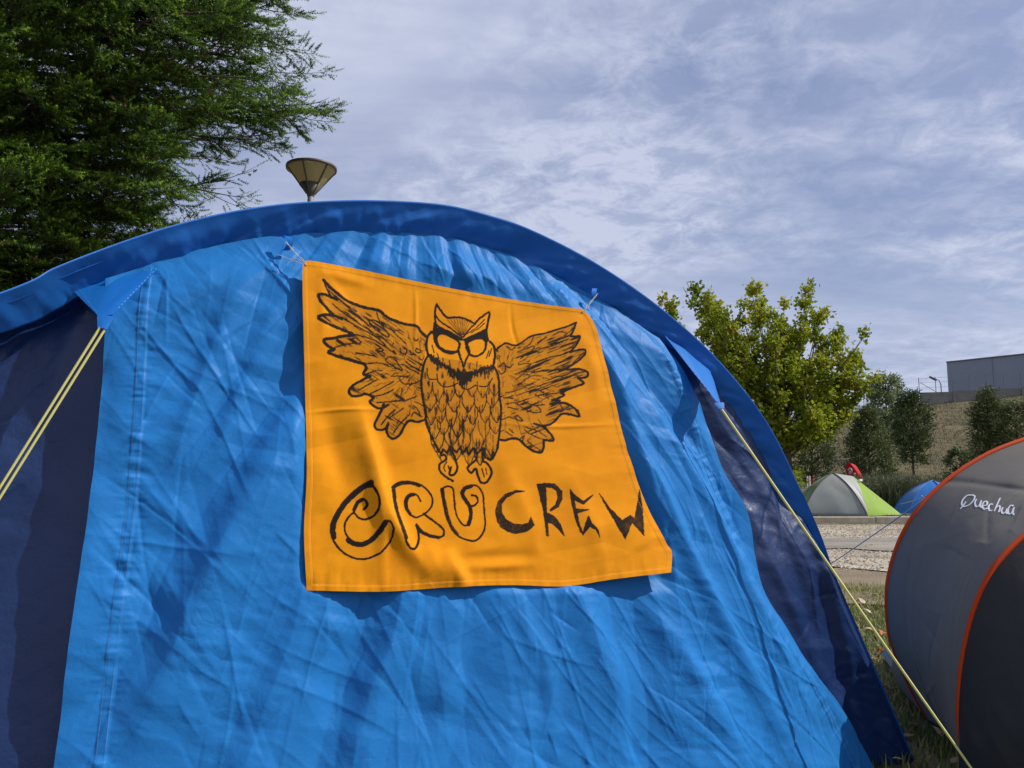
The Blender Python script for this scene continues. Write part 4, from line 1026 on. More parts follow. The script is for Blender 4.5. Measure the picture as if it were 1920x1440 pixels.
# ------------------------------------------------------------------ grey pop-up tent on the right
m, nn, nl, b = new_mat('orange_binding'); nt = m.node_tree
wv = tex(nt, 'ShaderNodeTexWave', 60, rot=(0.5, 0.4, 0.6)); wv.inputs['Distortion'].default_value = 0.6
lk(nl, ramp(nt, wv.outputs['Fac'], [(0.15, (0.48, 0.045, 0.004)), (0.6, (0.60, 0.062, 0.006))]), b.inputs['Base Color']); b.inputs['Roughness'].default_value = 0.7; b.inputs['Specular IOR Level'].default_value = 0.2
bump(nt, b, wv.outputs['Fac'], 0.4, 0.003); M['orange'] = m
M['grey'] = nylon('grey_tent_cloth', (0.130, 0.118, 0.100), 0.65, 0.03, 0.2, 0.15, 0.1)
M['dark'] = nylon('charcoal_tent_cloth', (0.032, 0.031, 0.030), 0.6, 0.01, 0.25, 0.3, 0.1)
M['strap'] = plain('blue_grey_strap', (0.12, 0.15, 0.20), 0.7)
M['white'] = plain('white_print', (0.78, 0.78, 0.78), 0.6, 0.05)
A_px = [(1738, 1348), (1712, 1300), (1684, 1240), (1667, 1190), (1662, 1130), (1666, 1080), (1684, 1020), (1714, 965), (1754, 920), (1803, 881), (1860, 848), (1920, 825), (2000, 800), (2100, 787), (2220, 800), (2330, 850), (2420, 940), (2480, 1060), (2500, 1200), (2470, 1348)]
B_px = [(1818, 1456), (1803, 1400), (1796, 1330), (1803, 1240), (1823, 1150), (1853, 1080), (1883, 1040), (1922, 1003), (1980, 955), (2080, 905), (2200, 885), (2330, 910), (2430, 990), (2500, 1120), (2525, 1300), (2500, 1456)]
A3 = spline([at(x, y, 3.46) for x, y in A_px], 480); B3 = spline([at(x, y, 2.80) for x, y in B_px], 480)
tq = np.linspace(0, 1, 480)
g0, g1 = on_ground(1657, 1222), on_ground(2470, 1250)
D3 = g0[None] * (1 - tq[:, None]) + g1[None] * tq[:, None]; D3[:, 1] += 0.55 * np.sin(tq * np.pi); D3[:, 2] = 0.01
C3 = np.stack([np.interp(tq, [0, 1], [B3[0, 0], B3[-1, 0]]), 2.80 - 0.75 * np.sin(tq * np.pi), np.full(480, 0.01)], -1)
GREY = thing('pop_up_tent', tuple((A3[0] + B3[0]) / 2 * np.array([1, 1, 0])), 'grey pop-up tent with orange piping and white lettering beside the blue tent', 'tent')
def loft(name, P0, P1, n_, bulge, mat, seed, amp=0.01):
    t = np.linspace(0, 1, n_)[:, None, None]
    P = P0[None] * (1 - t) + P1[None] * t
    c = (P0.mean(0) + P1.mean(0)) / 2; out = P - c; out /= np.linalg.norm(out, axis=-1)[..., None]
    q = np.broadcast_to(np.linspace(0, 1, len(P0))[None, :], P.shape[:2]); tt_ = np.broadcast_to(t[..., 0], P.shape[:2])
    k = bulge * np.sin(tt_ * np.pi) + ((fbm(q * 14, tt_ * 2.5, seed, 3) - 0.5) * 2 + (facets(q * 9, tt_ * 3, seed + 1) - 0.5)) * amp * np.sin(tt_ * np.pi)
    k = k + creases(q * 2.2, tt_ * 0.9, 60, seed, [R(-30), R(20), R(80), R(-70)], (0.002, 0.006), (0.15, 0.7)) * np.sin(tt_ * np.pi)
    if seed == 600: k = k - 0.006 * np.exp(-(np.abs(q - 0.30 - 0.10 * tt_) / 0.006)**2)
    P = P + out * k[..., None]; P[..., 2] = np.maximum(P[..., 2], 0.004)
    return child(name, P.reshape(-1, 3), grid_faces(n_, len(P0)), mat, GREY), P
gp, GP = loft('shell_panel', A3, B3, 90, -0.035, M['grey'], 600, 0.008)
loft('end_panel', B3, C3, 70, 0.05, M['dark'], 620, 0.016)
loft('rear_panel', D3, A3, 24, 0.03, M['dark'], 640, 0.012)
for P in (A3, B3):
    v_, f_ = tube(spline(P, 260), np.linspace(0.007, 0.007, 260) + 0.0045 * sstep(0.3, 1.1, spline(P, 260)[:, 2]), 8)
    child('piping', v_, f_, M['orange'], GREY)
sp = np.array([on_ground(1650, 1226, 0.03), on_ground(1672, 1252, 0.03), on_ground(1698, 1280, 0.03), on_ground(1724, 1302, 0.04)])
rows = np.concatenate([sp, sp + np.array([0.02, -0.02, 0.035])]); child('ground_strap', rows, grid_faces(2, 4), M['strap'], GREY)
v_, f_ = tube(spline([on_ground(1646, 1222, 0.02), on_ground(1648, 1216, 0.06), on_ground(1654, 1220, 0.05), on_ground(1652, 1226, 0.02)], 12), 0.005, 6); child('peg_loop', v_, f_, M['orange'], GREY)
ga = A3[np.argmin(np.abs(A3[:, 0] - at(1750, 925, 3.46)[0])[:210])]
guy(ga, at(1500, 1095, 5.2), 0.0028, mat='string', parent=GREY); guy(ga, at(1688, 945, 6.2), 0.0025, mat='string', parent=GREY)
gbvh = BVHTree.FromPolygons([Vector(p) for p in GP.reshape(-1, 3)], grid_faces(*GP.shape[:2]).tolist())
def on_bvh(bv, x, y, lift):
    r = ray(x, y); h_ = bv.ray_cast(Vector(CAM), Vector(r / np.linalg.norm(r)))
    n_ = np.array(h_[1]); n_ = n_ if n_ @ r < 0 else -n_
    return np.array(h_[0]) + n_ * lift, n_
let = [[(1562, 474), (1528, 478), (1500, 505), (1490, 535), (1508, 553), (1545, 540), (1574, 508), (1580, 482), (1562, 474)], [(1520, 520), (1500, 548), (1480, 570)],
       [(1592, 502), (1582, 530), (1592, 555), (1612, 545), (1627, 512), (1618, 548), (1630, 562)], [(1640, 550), (1664, 542), (1666, 522), (1647, 520), (1633, 548), (1645, 572), (1668, 566)],
       [(1706, 541), (1690, 536), (1676, 556), (1682, 580), (1702, 582)], [(1757, 495), (1736, 540), (1716, 586)], [(1726, 566), (1745, 549), (1756, 560), (1747, 594)],
       [(1776, 560), (1766, 584), (1776, 602), (1796, 590), (1807, 566), (1799, 594), (1809, 606)], [(1850, 551), (1830, 546), (1812, 574), (1817, 604), (1836, 599), (1852, 560), (1846, 598), (1854, 612)]]
qs = []
for L in let:
    P = spline([(1400 + x / 3.692, 800 + y / 3.692) for x, y in L], 8 * len(L)); W = [on_bvh(gbvh, x, y, 0.0015) for x, y in P]
    Wp = np.array([w[0] for w in W]); tn = np.gradient(Wp, axis=0); sd_ = np.cross(tn, np.array([w[1] for w in W])); sd_ /= np.linalg.norm(sd_, axis=1)[:, None] + 1e-9
    V = np.stack([Wp - sd_ * 0.0034, Wp + sd_ * 0.0034], 1).reshape(-1, 3); qs.append((V, grid_faces(len(P), 2)))
v_, f_ = join(qs); child('lettering', v_, f_, M['white'], GREY)

# ------------------------------------------------------------------ far tents behind the kerb
M['green'] = nylon('lime_tent_cloth', (0.26, 0.42, 0.022), 0.5, 0.25, 0.4, 0.2); M['dgreen'] = nylon('green_tent_cloth', (0.05, 0.12, 0.015), 0.5, 0.04, 0.4, 0.2)
M['lgrey'] = nylon('light_grey_tent_cloth', (0.36, 0.37, 0.35), 0.5, 0.15, 0.4, 0.2); M['mgrey'] = nylon('mid_grey_tent_cloth', (0.25, 0.27, 0.25), 0.5, 0.15, 0.4, 0.2)
M['fblue'] = nylon('far_blue_tent_cloth', (0.012, 0.17, 0.52), 0.45, 0.2, 0.5, 0.3); M['pole'] = plain('dark_pole_sleeve', (0.05, 0.05, 0.05), 0.6)
def edge_curve(c, a, n_, power):
    t = np.linspace(0, 1, n_)[:, None]
    xy = c[:2] + (a[:2] - c[:2]) * (t**power); z = c[2] + (a[2] - c[2]) * ((0.45 * t + 0.55 * np.sin(t * np.pi / 2)) if power > 1.05 else t)
    return np.concatenate([xy, z], 1)
def tent_panel(name, c0, c1, a0, a1, mat, parent, p0=1.22, p1=1.22, seed=0, sag=0.0):
    E0, E1 = edge_curve(c0, a0, 30, p0), edge_curve(c1, a1, 30, p1); s_ = np.linspace(0, 1, 24)[:, None, None]
    P = E0[None] * (1 - s_) + E1[None] * s_
    nrm = np.cross(P[-1, 0] - P[0, 0], P[0, -1] - P[0, 0]); nrm /= np.linalg.norm(nrm) + 1e-9
    q, t = np.meshgrid(np.linspace(0, 1, 24), np.linspace(0, 1, 30), indexing='ij')
    P = P + nrm * ((sag * np.sin(q * np.pi) * np.sin(t * np.pi) + (facets(q * 3, t * 3, seed) - 0.5) * 0.04 * np.sin(q * np.pi) * (1 - t)))[..., None]
    return child(name, P.reshape(-1, 3), grid_faces(24, 30), mat, parent)
gc = at(1562, 964, 18.95); gc[2] = KZ
def gpnt(dx, dy, dz): return gc + np.array([dx, dy, dz])
GT = thing('dome_tent', tuple(gc), 'grey and lime green dome tent standing behind the kerb', 'tent')
Lc, FL, FR, VR, BR, BL = gpnt(-0.86, 0.45, 0), gpnt(-0.88, -0.42, 0), gpnt(0.47, -0.75, 0), gpnt(1.58, -0.1, 0), gpnt(0.7, 0.9, 0), gpnt(-0.75, 0.85, 0)
P1, P2 = gpnt(0.03, 0, 0.98), gpnt(0.52, 0.0, 0.90)
tent_panel('front_panel', FL, FR, P1, P1, M['mgrey'], GT, seed=1)
tent_panel('roof_panel', FR, FR + np.array([0.03, 0, 0]), P1, P2, M['lgrey'], GT, 1.22, 1.2, seed=2)
tent_panel('vestibule_panel', FR, VR, P2, P2, M['green'], GT, 1.2, 1.0, seed=3)
tent_panel('vestibule_panel', VR, BR, P2, P2, M['green'], GT, 1.0, 1.2, seed=4)
tent_panel('side_panel', Lc, FL, P1, P1, M['dgreen'], GT, seed=5); tent_panel('side_panel', BL, Lc, P1, P1, M['dgreen'], GT, seed=6)
tent_panel('rear_panel', BR, BL, P2, P1, M['mgrey'], GT, seed=7)
for c in (FL, FR):
    v_, f_ = tube(edge_curve(c, P1, 30, 1.22) + np.array([0, -0.01, 0.005]), 0.011, 6); child('pole_sleeve', v_, f_, M['pole'], GT)
sk = np.array([FL, (FL + FR) / 2, FR]); child('ground_skirt', np.concatenate([sk + np.array([0, -0.03, 0.05]), sk + np.array([0, -0.06, 0.0])]), grid_faces(2, 3), M['pole'], GT)
fl_ = on_ground(1683, 966, KZ)
v_, f_ = tube(np.array([VR + np.array([-0.1, 0, 0.03]), VR + np.array([0.35, -0.1, 0])]), 0.006, 5); child('guy_line', v_, f_, M['string'], GT)
v_, f_ = box(P2 + np.array([0.12, -0.12, -0.09]), (0.09, 0.04, 0.05), 0.5); child('vent_flap', v_, f_, M['white'], GT, False)
bc = at(1752, 962, 19.6); bc[2] = KZ
BT = thing('small_blue_tent', tuple(bc), 'small blue dome tent half hidden behind the grey pop-up tent', 'tent')
cs = [bc + np.array([0.93 * math.cos(a), 0.85 * math.sin(a), 0]) for a in np.linspace(0, 2 * np.pi, 7)[:-1] + 0.5]
for k in range(6): tent_panel('wall_panel', cs[k], cs[(k + 1) % 6], bc + np.array([0, 0, 0.80]), bc + np.array([0, 0, 0.80]), M['fblue'], BT, 1.45, 1.45, 20 + k)
for k in (2, 3, 4):
    v_, f_ = tube(edge_curve(cs[k], bc + np.array([0, 0, 0.80]), 30, 1.45) + np.array([0, -0.01, 0.004]), 0.012, 6); child('pole_sleeve', v_, f_, M['fblue'], BT)
v_, f_ = tube(np.array([bc + np.array([-0.55, -0.5, 0.45]), bc + np.array([-0.2, -1.1, 0.0])]), 0.005, 5); child('guy_line', v_, f_, M['white'], BT)
# red feather flag
fy_ = 23.0
fb = at(1606, 930, fy_); fb[2] = KZ
FLAG = thing('feather_flag', tuple(fb), 'red feather flag with a white emblem behind the green tent', 'flag')
M['red'] = nylon('red_flag_cloth', (0.60, 0.010, 0.018), 0.6, 0.3, 0.3, 0.1)
out_l = spline([at(x, y, fy_) for x, y in ((1604, 925), (1596, 900), (1589, 885), (1587, 874), (1592, 867))], 30); out_r = spline([at(x, y, fy_) for x, y in ((1634, 935), (1625, 910), (1617, 890), (1606, 872), (1592, 867))], 30)
s_ = np.linspace(0, 1, 12)[:, None, None]; P = out_l[None] * (1 - s_) + out_r[None] * s_
P[..., 1] += 0.10 * np.sin(s_[..., 0] * 5 + np.linspace(0, 3, 30)[None])
cl_ = child('flag_cloth', P.reshape(-1, 3), grid_faces(12, 30), M['red'], FLAG)
v_, f_ = tube(np.concatenate([[fb], spline(out_l, 12) + np.array([-0.02, 0.0, 0])]), 0.014, 6); child('flag_pole', v_, f_, M['pole'], FLAG)
fbv = BVHTree.FromPolygons([Vector(p) for p in P.reshape(-1, 3)], grid_faces(12, 30).tolist())
qs = []
for L, w in (([(1591, 881), (1594, 877.5), (1597, 880), (1597.5, 884), (1594.5, 887), (1591.5, 885)], 0.022), ([(1594, 881), (1594.5, 884)], 0.03), ([(1601, 888.5), (1603, 887), (1604, 890)], 0.018)):
    Q = np.array([on_bvh(fbv, x, y, 0.02)[0] for x, y in spline(L, 14)]); qs.append(tube(Q, w, 6))
v_, f_ = join(qs); child('emblem', v_, f_, M['white'], cl_)

# ------------------------------------------------------------------ street lamp behind the tent
LY = 10.5
lc = at(584, 317, LY); base = lc.copy(); base[2] = 0
LAMP = thing('street_lamp', tuple(base), 'street lamp with a cream cone shade behind the blue tent', 'street lamp')
M['brown'] = plain('lamp_brown_metal', (0.085, 0.070, 0.055), 0.5, 0.2, 9, metallic=0.2); M['galv'] = plain('lamp_pole_metal', (0.30, 0.30, 0.28), 0.5, 0.15, metallic=0.4)
m, nn, nl, b = new_mat('cream_diffuser'); b.inputs['Base Color'].default_value = (0.62, 0.52, 0.24, 1); b.inputs['Roughness'].default_value = 0.5
t_ = nn.new('ShaderNodeBsdfTranslucent'); t_.inputs['Color'].default_value = (0.62, 0.50, 0.22, 1); mx = nn.new('ShaderNodeMixShader'); mx.inputs[0].default_value = 0.45
lk(nl, b.outputs[0], mx.inputs[1]); lk(nl, t_.outputs[0], mx.inputs[2]); lk(nl, mx.outputs[0], nn['Material Output'].inputs['Surface']); M['cream'] = m
rr, r0 = 0.335, 0.055
zt = lc[2]; zb = float(at(580, 364, LY)[2]); zm = zb + (zt - zb) * 0.36
def lathe(prof, c, n_=48):
    th = np.linspace(0, 2 * np.pi, n_, endpoint=False); V = np.array([[c[0] + r * np.cos(t), c[1] + r * np.sin(t), z] for r, z in prof for t in th])
    return V, grid_faces(len(prof), n_, True)
v_, f_ = tube(np.array([[lc[0], lc[1], 0], [lc[0], lc[1], zb + 0.02]]), 0.042, 16); child('pole', v_, f_, M['galv'], LAMP)
v_, f_ = lathe([(0.06, 0.0), (0.09, 0.02), (0.09, 0.35), (0.05, 0.42)], lc); child('pole_base', v_, f_, M['galv'], LAMP)
rm = r0 + (rr - r0) * 0.36
v_, f_ = lathe([(0.045, zb - 0.04), (r0, zb), (rm + 0.006, zm), (rm - 0.01, zm + 0.003)], lc); child('lower_cup', v_, f_, M['brown'], LAMP)
for k in range(6):
    a0 = k * np.pi / 3 + 0.42; th = np.linspace(a0 + 0.03, a0 + np.pi / 3 - 0.03, 12)
    V = np.array([[lc[0] + r * np.cos(t), lc[1] + r * np.sin(t), z] for r, z in ((rm - 0.004, zm), ((rm + rr) / 2 - 0.008, (zm + zt) / 2), (rr - 0.014, zt - 0.012)) for t in th]); child('shade_panel', V, grid_faces(3, 12), M['cream'], LAMP)
    d = np.array([math.cos(a0), math.sin(a0), 0]); v_, f_ = tube(np.array([lc * [1, 1, 0] + d * r0 + UP * zb, lc * [1, 1, 0] + d * rr + UP * zt]), 0.011, 6); child('rib', v_, f_, M['brown'], LAMP)
v_, f_ = lathe([(rr - 0.012, zt - 0.012), (rr + 0.008, zt - 0.012), (rr + 0.012, zt + 0.022), (rr - 0.006, zt + 0.026), (rr - 0.012, zt - 0.012)], lc); child('rim', v_, f_, M['brown'], LAMP)
v_, f_ = lathe([(0.001, zt + 0.10), (0.15, zt + 0.07), (rr - 0.01, zt + 0.02)], lc); child('cover', v_, f_, M['brown'], LAMP)

# ------------------------------------------------------------------ trees
def leaf_mesh(name, P, D, L, Wd, tint, mat, parent, fold=0.25, kind=None):
    """kite-shaped leaves at P, pointing along D"""
    n = len(P); D = D / (np.linalg.norm(D, axis=1)[:, None] + 1e-9); A = np.cross(D, rng.normal(size=(n, 3))); A /= np.linalg.norm(A, axis=1)[:, None] + 1e-9; B = np.cross(D, A)
    L, Wd = L[:, None], Wd[:, None]
    V = np.stack([P, P + D * L * 0.45 + A * Wd + B * Wd * fold, P + D * L, P + D * L * 0.45 - A * Wd + B * Wd * fold], 1).reshape(-1, 3)
    Fc = (np.array([[0, 1, 2], [0, 2, 3]])[None] + (np.arange(n) * 4)[:, None, None]).reshape(-1, 3)
    o = child(name, V, Fc, mat, parent, False, kind)
    attr(o, 'tint', np.repeat(tint, 4)); return o
def rot_about(d, axis, a):
    return d * math.cos(a) + np.cross(axis, d) * math.sin(a) + axis * (axis @ d) * (1 - math.cos(a))
# --- conifer on the left
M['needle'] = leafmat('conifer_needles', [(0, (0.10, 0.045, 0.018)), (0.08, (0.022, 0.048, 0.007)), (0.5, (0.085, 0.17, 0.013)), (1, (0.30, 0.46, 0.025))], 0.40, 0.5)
tx, ty = -6.5, 9.3
CON = thing('conifer_tree', (tx, ty, 0), 'dark green conifer with drooping needle sprays reaching over the blue tent', 'tree')
v_, f_ = tube(np.array([[tx, ty, -0.1], [tx + 0.05, ty, 2], [tx, ty + 0.05, 5], [tx + 0.03, ty, 8], [tx, ty, 10.5]]), [0.24, 0.2, 0.15, 0.08, 0.02], 12); child('trunk', v_, f_, M['bark'], CON)
g = np.random.default_rng(8)
limbs, SP_, SD_, SL_, STn = [], [], [], [], []
CR_Z, CR_R = [2.3, 3.2, 3.7, 4.1, 4.6, 5.0, 5.4, 5.9, 6.8, 7.6, 9.6], [0.9, 1.8, 2.5, 2.95, 3.25, 3.5, 3.95, 4.4, 4.6, 4.1, 0.9]
def cr_rad(z, az):
    w = float(vnoise(np.array([az * 3.2 + 20]), np.array([z * 1.7]), 88)[0])
    return np.interp(z, CR_Z, CR_R) * (0.80 + 0.26 * w)
for i in range(175):
    az = g.uniform(-1.85, 0.7) if i % 6 else g.uniform(-np.pi, np.pi)
    z1 = 2.7 + 5.0 * ((i * 0.6180339) % 1.0) if i % 7 else g.uniform(7.4, 9.4)
    rad = cr_rad(z1, az) * g.uniform(0.72, 1.0)
    d = np.array([math.cos(az), math.sin(az), 0.0]); sdv = np.array([-d[1], d[0], 0.0]); qL = np.linspace(0, 1, 24)
    z0 = z1 - rad * g.uniform(-0.12, 0.22); kink = g.normal(0, 0.10, 2)
    LB = np.array([tx, ty, z0]) + d * (qL * rad)[:, None] + UP * ((z1 - z0) * qL**1.4 - 0.05 * rad * np.sin(qL * np.pi) * g.uniform(-1.5, 1.5))[:, None] + sdv * (rad * (kink[0] * np.sin(qL * 3) + kink[1] * np.sin(qL * 6)) * qL)[:, None]
    limbs.append(tube(LB, (0.006 + 0.008 * rad) * (1 - qL)**0.8 + 0.004, 5))
    nsp = int(rad * 4.6) + 1
    for j in range(nsp):
        tl_q = 0.22 + 0.78 * (j + g.random()) / nsp if j < nsp - 1 else 0.97
        st = np.array([np.interp(tl_q, qL, LB[:, m_]) for m_ in range(3)]); k0 = min(22, int(tl_q * 23)); tg = LB[k0 + 1] - LB[k0]; tg /= np.linalg.norm(tg)
        ax = rot_about(tg, UP, (0.0 if j == nsp - 1 else (1 if j % 2 else -1) * g.uniform(0.25, 0.95))) + UP * g.uniform(-0.50, 0.22); ax /= np.linalg.norm(ax)
        ln = g.uniform(0.40, 0.80) * (0.55 if j == nsp - 1 else 1.0)
        q = np.linspace(0, 1, 7); bow = UP * (0.14 * ln * (q**2 - q))[:, None]
        SB = st + ax * (q * ln)[:, None] + bow; limbs.append(tube(SB, 0.006 * (1 - q) + 0.0022, 3))
        pl = np.cross(ax, UP); pl /= np.linalg.norm(pl) + 1e-9; pl = rot_about(pl, ax, g.normal(0, 0.6))
        nb_ = 13
        for k in range(nb_):
            t = 0.05 + 0.95 * (k + 1) / nb_; c = np.array([np.interp(t, q, SB[:, m_]) for m_ in range(3)])
            sg = 1 if k % 2 else -1; an = g.uniform(0.40, 0.95) if k < nb_ - 1 else 0.0
            bd = ax * math.cos(an) + pl * sg * math.sin(an) + UP * g.uniform(-0.22, 0.18); bd /= np.linalg.norm(bd)
            bl_ = g.uniform(0.18, 0.34) * (1.15 - 0.45 * t); SP_.append(c); SD_.append(bd); SL_.append(bl_); STn.append((tl_q, t))
            if k < nb_ - 2:
                cc = c + bd * bl_ * g.uniform(0.3, 0.6); b2 = rot_about(bd, UP, g.choice([-1, 1]) * g.uniform(0.4, 0.8)); b2[2] += g.uniform(-0.2, 0.2); b2 /= np.linalg.norm(b2)
                SP_.append(cc); SD_.append(b2); SL_.append(bl_ * g.uniform(0.45, 0.7)); STn.append((tl_q, t))
SP_, SD_, SL_, STn = map(np.array, (SP_, SD_, SL_, STn))
# leave out sprays far outside any near view (behind the trunk) to keep the mesh small
rel = SP_ - CAM; pxl = 960 + F * rel[:, 0] / rel[:, 1]
kp = (pxl > -260) & ((SP_[:, 1] < ty + 1.0) | (g.random(len(SP_)) < 0.2)) & ((SP_[:, 2] < 7.6) | (g.random(len(SP_)) < 0.3)); SP_, SD_, SL_, STn = SP_[kp], SD_[kp], SL_[kp], STn[kp]
kN = 26; n = len(SP_)
tq = (np.arange(kN) + 0.5) / kN
ph = tq * kN * 2.399963
A = np.cross(SD_, rng.normal(size=(n, 3))); A /= np.linalg.norm(A, axis=1)[:, None]; Bv = np.cross(SD_, A)
droop = 0.12 * SL_[:, None, None] * (tq**2)[None, :, None] * UP
bp = SP_[:, None] + SD_[:, None] * (SL_[:, None] * tq[None])[..., None] + droop
nd = SD_[:, None] * 0.55 + A[:, None] * np.cos(ph)[None, :, None] + Bv[:, None] * np.sin(ph)[None, :, None]
nd = nd + rng.normal(0, 0.15, nd.shape); nd /= np.linalg.norm(nd, axis=-1)[..., None]
nl_ = (0.034 * (1 - 0.55 * tq[None]**3) * rng.uniform(0.8, 1.25, (n, kN)))[..., None]
sdn = np.cross(nd, rng.normal(size=nd.shape)); sdn /= np.linalg.norm(sdn, axis=-1)[..., None]
V = np.stack([bp - sdn * 0.0064, bp + sdn * 0.0064, bp + nd * nl_], 2).reshape(-1, 3)
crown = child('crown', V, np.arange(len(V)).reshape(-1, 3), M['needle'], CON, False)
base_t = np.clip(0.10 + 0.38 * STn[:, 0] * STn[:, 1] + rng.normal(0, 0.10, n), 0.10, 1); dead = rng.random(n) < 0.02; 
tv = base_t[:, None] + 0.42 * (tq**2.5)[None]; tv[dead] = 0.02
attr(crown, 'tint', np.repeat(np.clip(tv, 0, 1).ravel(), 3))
sv_, sf_ = join([tube(np.array([p, p + d_ * l_ * 0.9]), 0.0022, 3) for p, d_, l_ in zip(SP_[::6], SD_[::6], SL_[::6])])
v_, f_ = join(limbs + [(sv_, sf_)]); child('branches', v_, f_, M['bark'], CON)

# --- yellow-green broadleaf tree beyond the road
M['maple'] = leafmat('broadleaf', [(0, (0.14, 0.20, 0.012)), (0.45, (0.25, 0.30, 0.018)), (0.8, (0.34, 0.34, 0.022)), (1, (0.42, 0.34, 0.04))], 0.52, 0.5)
my = 22.0
mb = at(1478, 900, my); mb[2] = hill_z(mb[0:1], np.array([my]))[0]; mb[2] = KZ
MAP = thing('broadleaf_tree', tuple(mb), 'yellow-green leafy tree standing behind the right side of the blue tent', 'tree')
fork = mb + np.array([0.0, 0, 1.55])
ends = [(1252, 600), (1275, 530), (1300, 545), (1338, 552), (1365, 590), (1410, 532), (1432, 560), (1455, 600), (1480, 620), (1523, 530), (1545, 585), (1575, 610), (1622, 628), (1610, 660), (1615, 700), (1590, 745), (1545, 775), (1505, 795), (1440, 790), (1380, 780), (1300, 740), (1240, 700), (1200, 640), (1170, 560), (1230, 560), (1350, 640), (1500, 690), (1560, 680), (1420, 700), (1470, 560), (1320, 600), (1390, 570)]
g = np.random.default_rng(21); tw, LP_, LD_, LT_ = [tube(np.array([mb - UP * 0.1, mb + UP * 0.8 + [0.03, 0, 0], fork]), [0.14, 0.11, 0.10], 10)], [], [], []
for e in ends + ends[:20]:
    E_ = at(e[0] + g.normal(0, 8), e[1] + g.normal(6, 8), my + g.uniform(-1.5, 1.7)); st = fork + UP * g.uniform(-0.2, 1.2) * (1 if E_[2] > 4 else 0.2)
    md = (st + E_) / 2 + np.array([0, 0, -0.15]) * np.linalg.norm((E_ - st)[:2]) + g.normal(0, 0.12, 3)
    C = spline([st, md, E_], 20); tw.append(tube(C, np.linspace(0.035, 0.006, 20), 5))
    for j in range(11):
        t = g.uniform(0.30, 1.0); p = C[int(t * 19)]; d = g.normal(0, 1, 3); d[2] = abs(d[2]) * 0.9 + 0.15; d /= np.linalg.norm(d); ln = g.uniform(0.25, 0.75) * (1.2 - 0.75 * t)
        q = np.linspace(0, 1, 5)[:, None]; tw.append(tube(p + d * ln * q, np.linspace(0.01, 0.003, 5), 3))
        kk = int(46 + 68 * ln); LP_.append(p + d * ln * g.uniform(0.15, 1.05, (kk, 1)) + g.normal(0, 0.085, (kk, 3))); LD_.append(g.normal(0, 1, (kk, 3)) + d * 0.6 - UP * 0.3); LT_.append(np.full(kk, g.normal(0.45, 0.18)) + g.normal(0, 0.14, kk))
LP_, LD_, LT_ = map(np.concatenate, (LP_, LD_, LT_)); n = len(LP_)
leaf_mesh('crown', LP_, LD_, rng.uniform(0.08, 0.145, n), rng.uniform(0.035, 0.06, n), np.clip(LT_, 0, 1), M['maple'], MAP)
v_, f_ = join(tw[1:]); child('branches', v_, f_, M['bark'], MAP); v_, f_ = tw[0]; child('trunk', v_, f_, M['bark'], MAP)

# --- young trees and bushes on the hillside
M['pine'] = leafmat('hill_pine', [(0, (0.05, 0.07, 0.022)), (0.5, (0.105, 0.135, 0.042)), (1, (0.19, 0.21, 0.08))], 0.2, 0.6)
M['olive'] = leafmat('hill_olive', [(0, (0.11, 0.15, 0.06)), (0.5, (0.19, 0.24, 0.10)), (1, (0.28, 0.33, 0.16))], 0.3, 0.5)
M['darkpine'] = leafmat('hill_dark_pine', [(0, (0.040, 0.058, 0.020)), (0.6, (0.085, 0.115, 0.034)), (1, (0.15, 0.18, 0.06))], 0.2, 0.6)
def hill_tree(name, label, px_, ytop, ybase, depth, wpx, mat, shape, n_cl, seed, leaf=(0.10, 0.022), trunk=True, group='young trees on the hillside', cat='tree'):
    g = np.random.default_rng(seed)
    b0 = at(px_, ybase, depth); b0[2] = hill_z(np.array([b0[0]]), np.array([depth]))[0] if depth > 25.5 else KZ
    top = at(px_, ytop, depth)[2]; Hh = top - b0[2]; Wd = wpx / F * depth / 2
    root = thing(name, tuple(b0), label, cat, group)
    lo = 0.16 if trunk else 0.02
    parts, P, D, Tn = [], [], [], []
    for i in range(n_cl):
        t = lo + (1 - lo) * g.random()**0.9; tt_ = (t - lo) / (1 - lo)
        w = Wd * (((1 - tt_)**0.75 * (0.35 + 0.65 * min(1, tt_ * 4))) if shape == 'cone' else math.sqrt(max(0.02, 1 - (2 * tt_ - 0.85)**2 * (0.75 if tt_ < .5 else 0.72))) * (0.95))
        a = g.uniform(0, 2 * np.pi); r = w * math.sqrt(g.uniform(0.15, 1.0)) * g.uniform(0.75, 1.15)
        c = b0 + np.array([r * math.cos(a), r * math.sin(a), t * Hh + 0.25 * r])
        if i % 3 == 0: parts.append(tube(np.array([b0 + UP * max(0.05, t * Hh - 0.25 * r), (b0 + UP * t * Hh + c) / 2, c]), [0.025, 0.015, 0.006], 4))
        k = 42; cr = g.uniform(0.12, 0.26) * Hh / 4 + 0.05
        P.append(c + g.normal(0, cr * 0.55, (k, 3))); o_ = np.array([math.cos(a), math.sin(a), 0.6]); D.append(g.normal(0, 0.7, (k, 3)) + o_); Tn.append(np.full(k, g.normal(0.45, 0.2)) + g.normal(0, 0.12, k))
    P, D, Tn = map(np.concatenate, (P, D, Tn)); n = len(P)
    leaf_mesh('crown', P, D, rng.uniform(0.7, 1.3, n) * leaf[0] * depth / 28, rng.uniform(0.7, 1.3, n) * leaf[1] * depth / 28, np.clip(Tn, 0, 1), M[mat], root)
    v_, f_ = tube(np.array([b0 - UP * 0.1, b0 + UP * Hh * 0.5, b0 + UP * Hh * 0.92]), [0.06 * Hh / 4, 0.04 * Hh / 4, 0.008], 6); child('trunk', v_, f_, M['bark'], root)
    if parts: v_, f_ = join(parts); child('branches', v_, f_, M['bark'], root, kind='stuff')
    return root
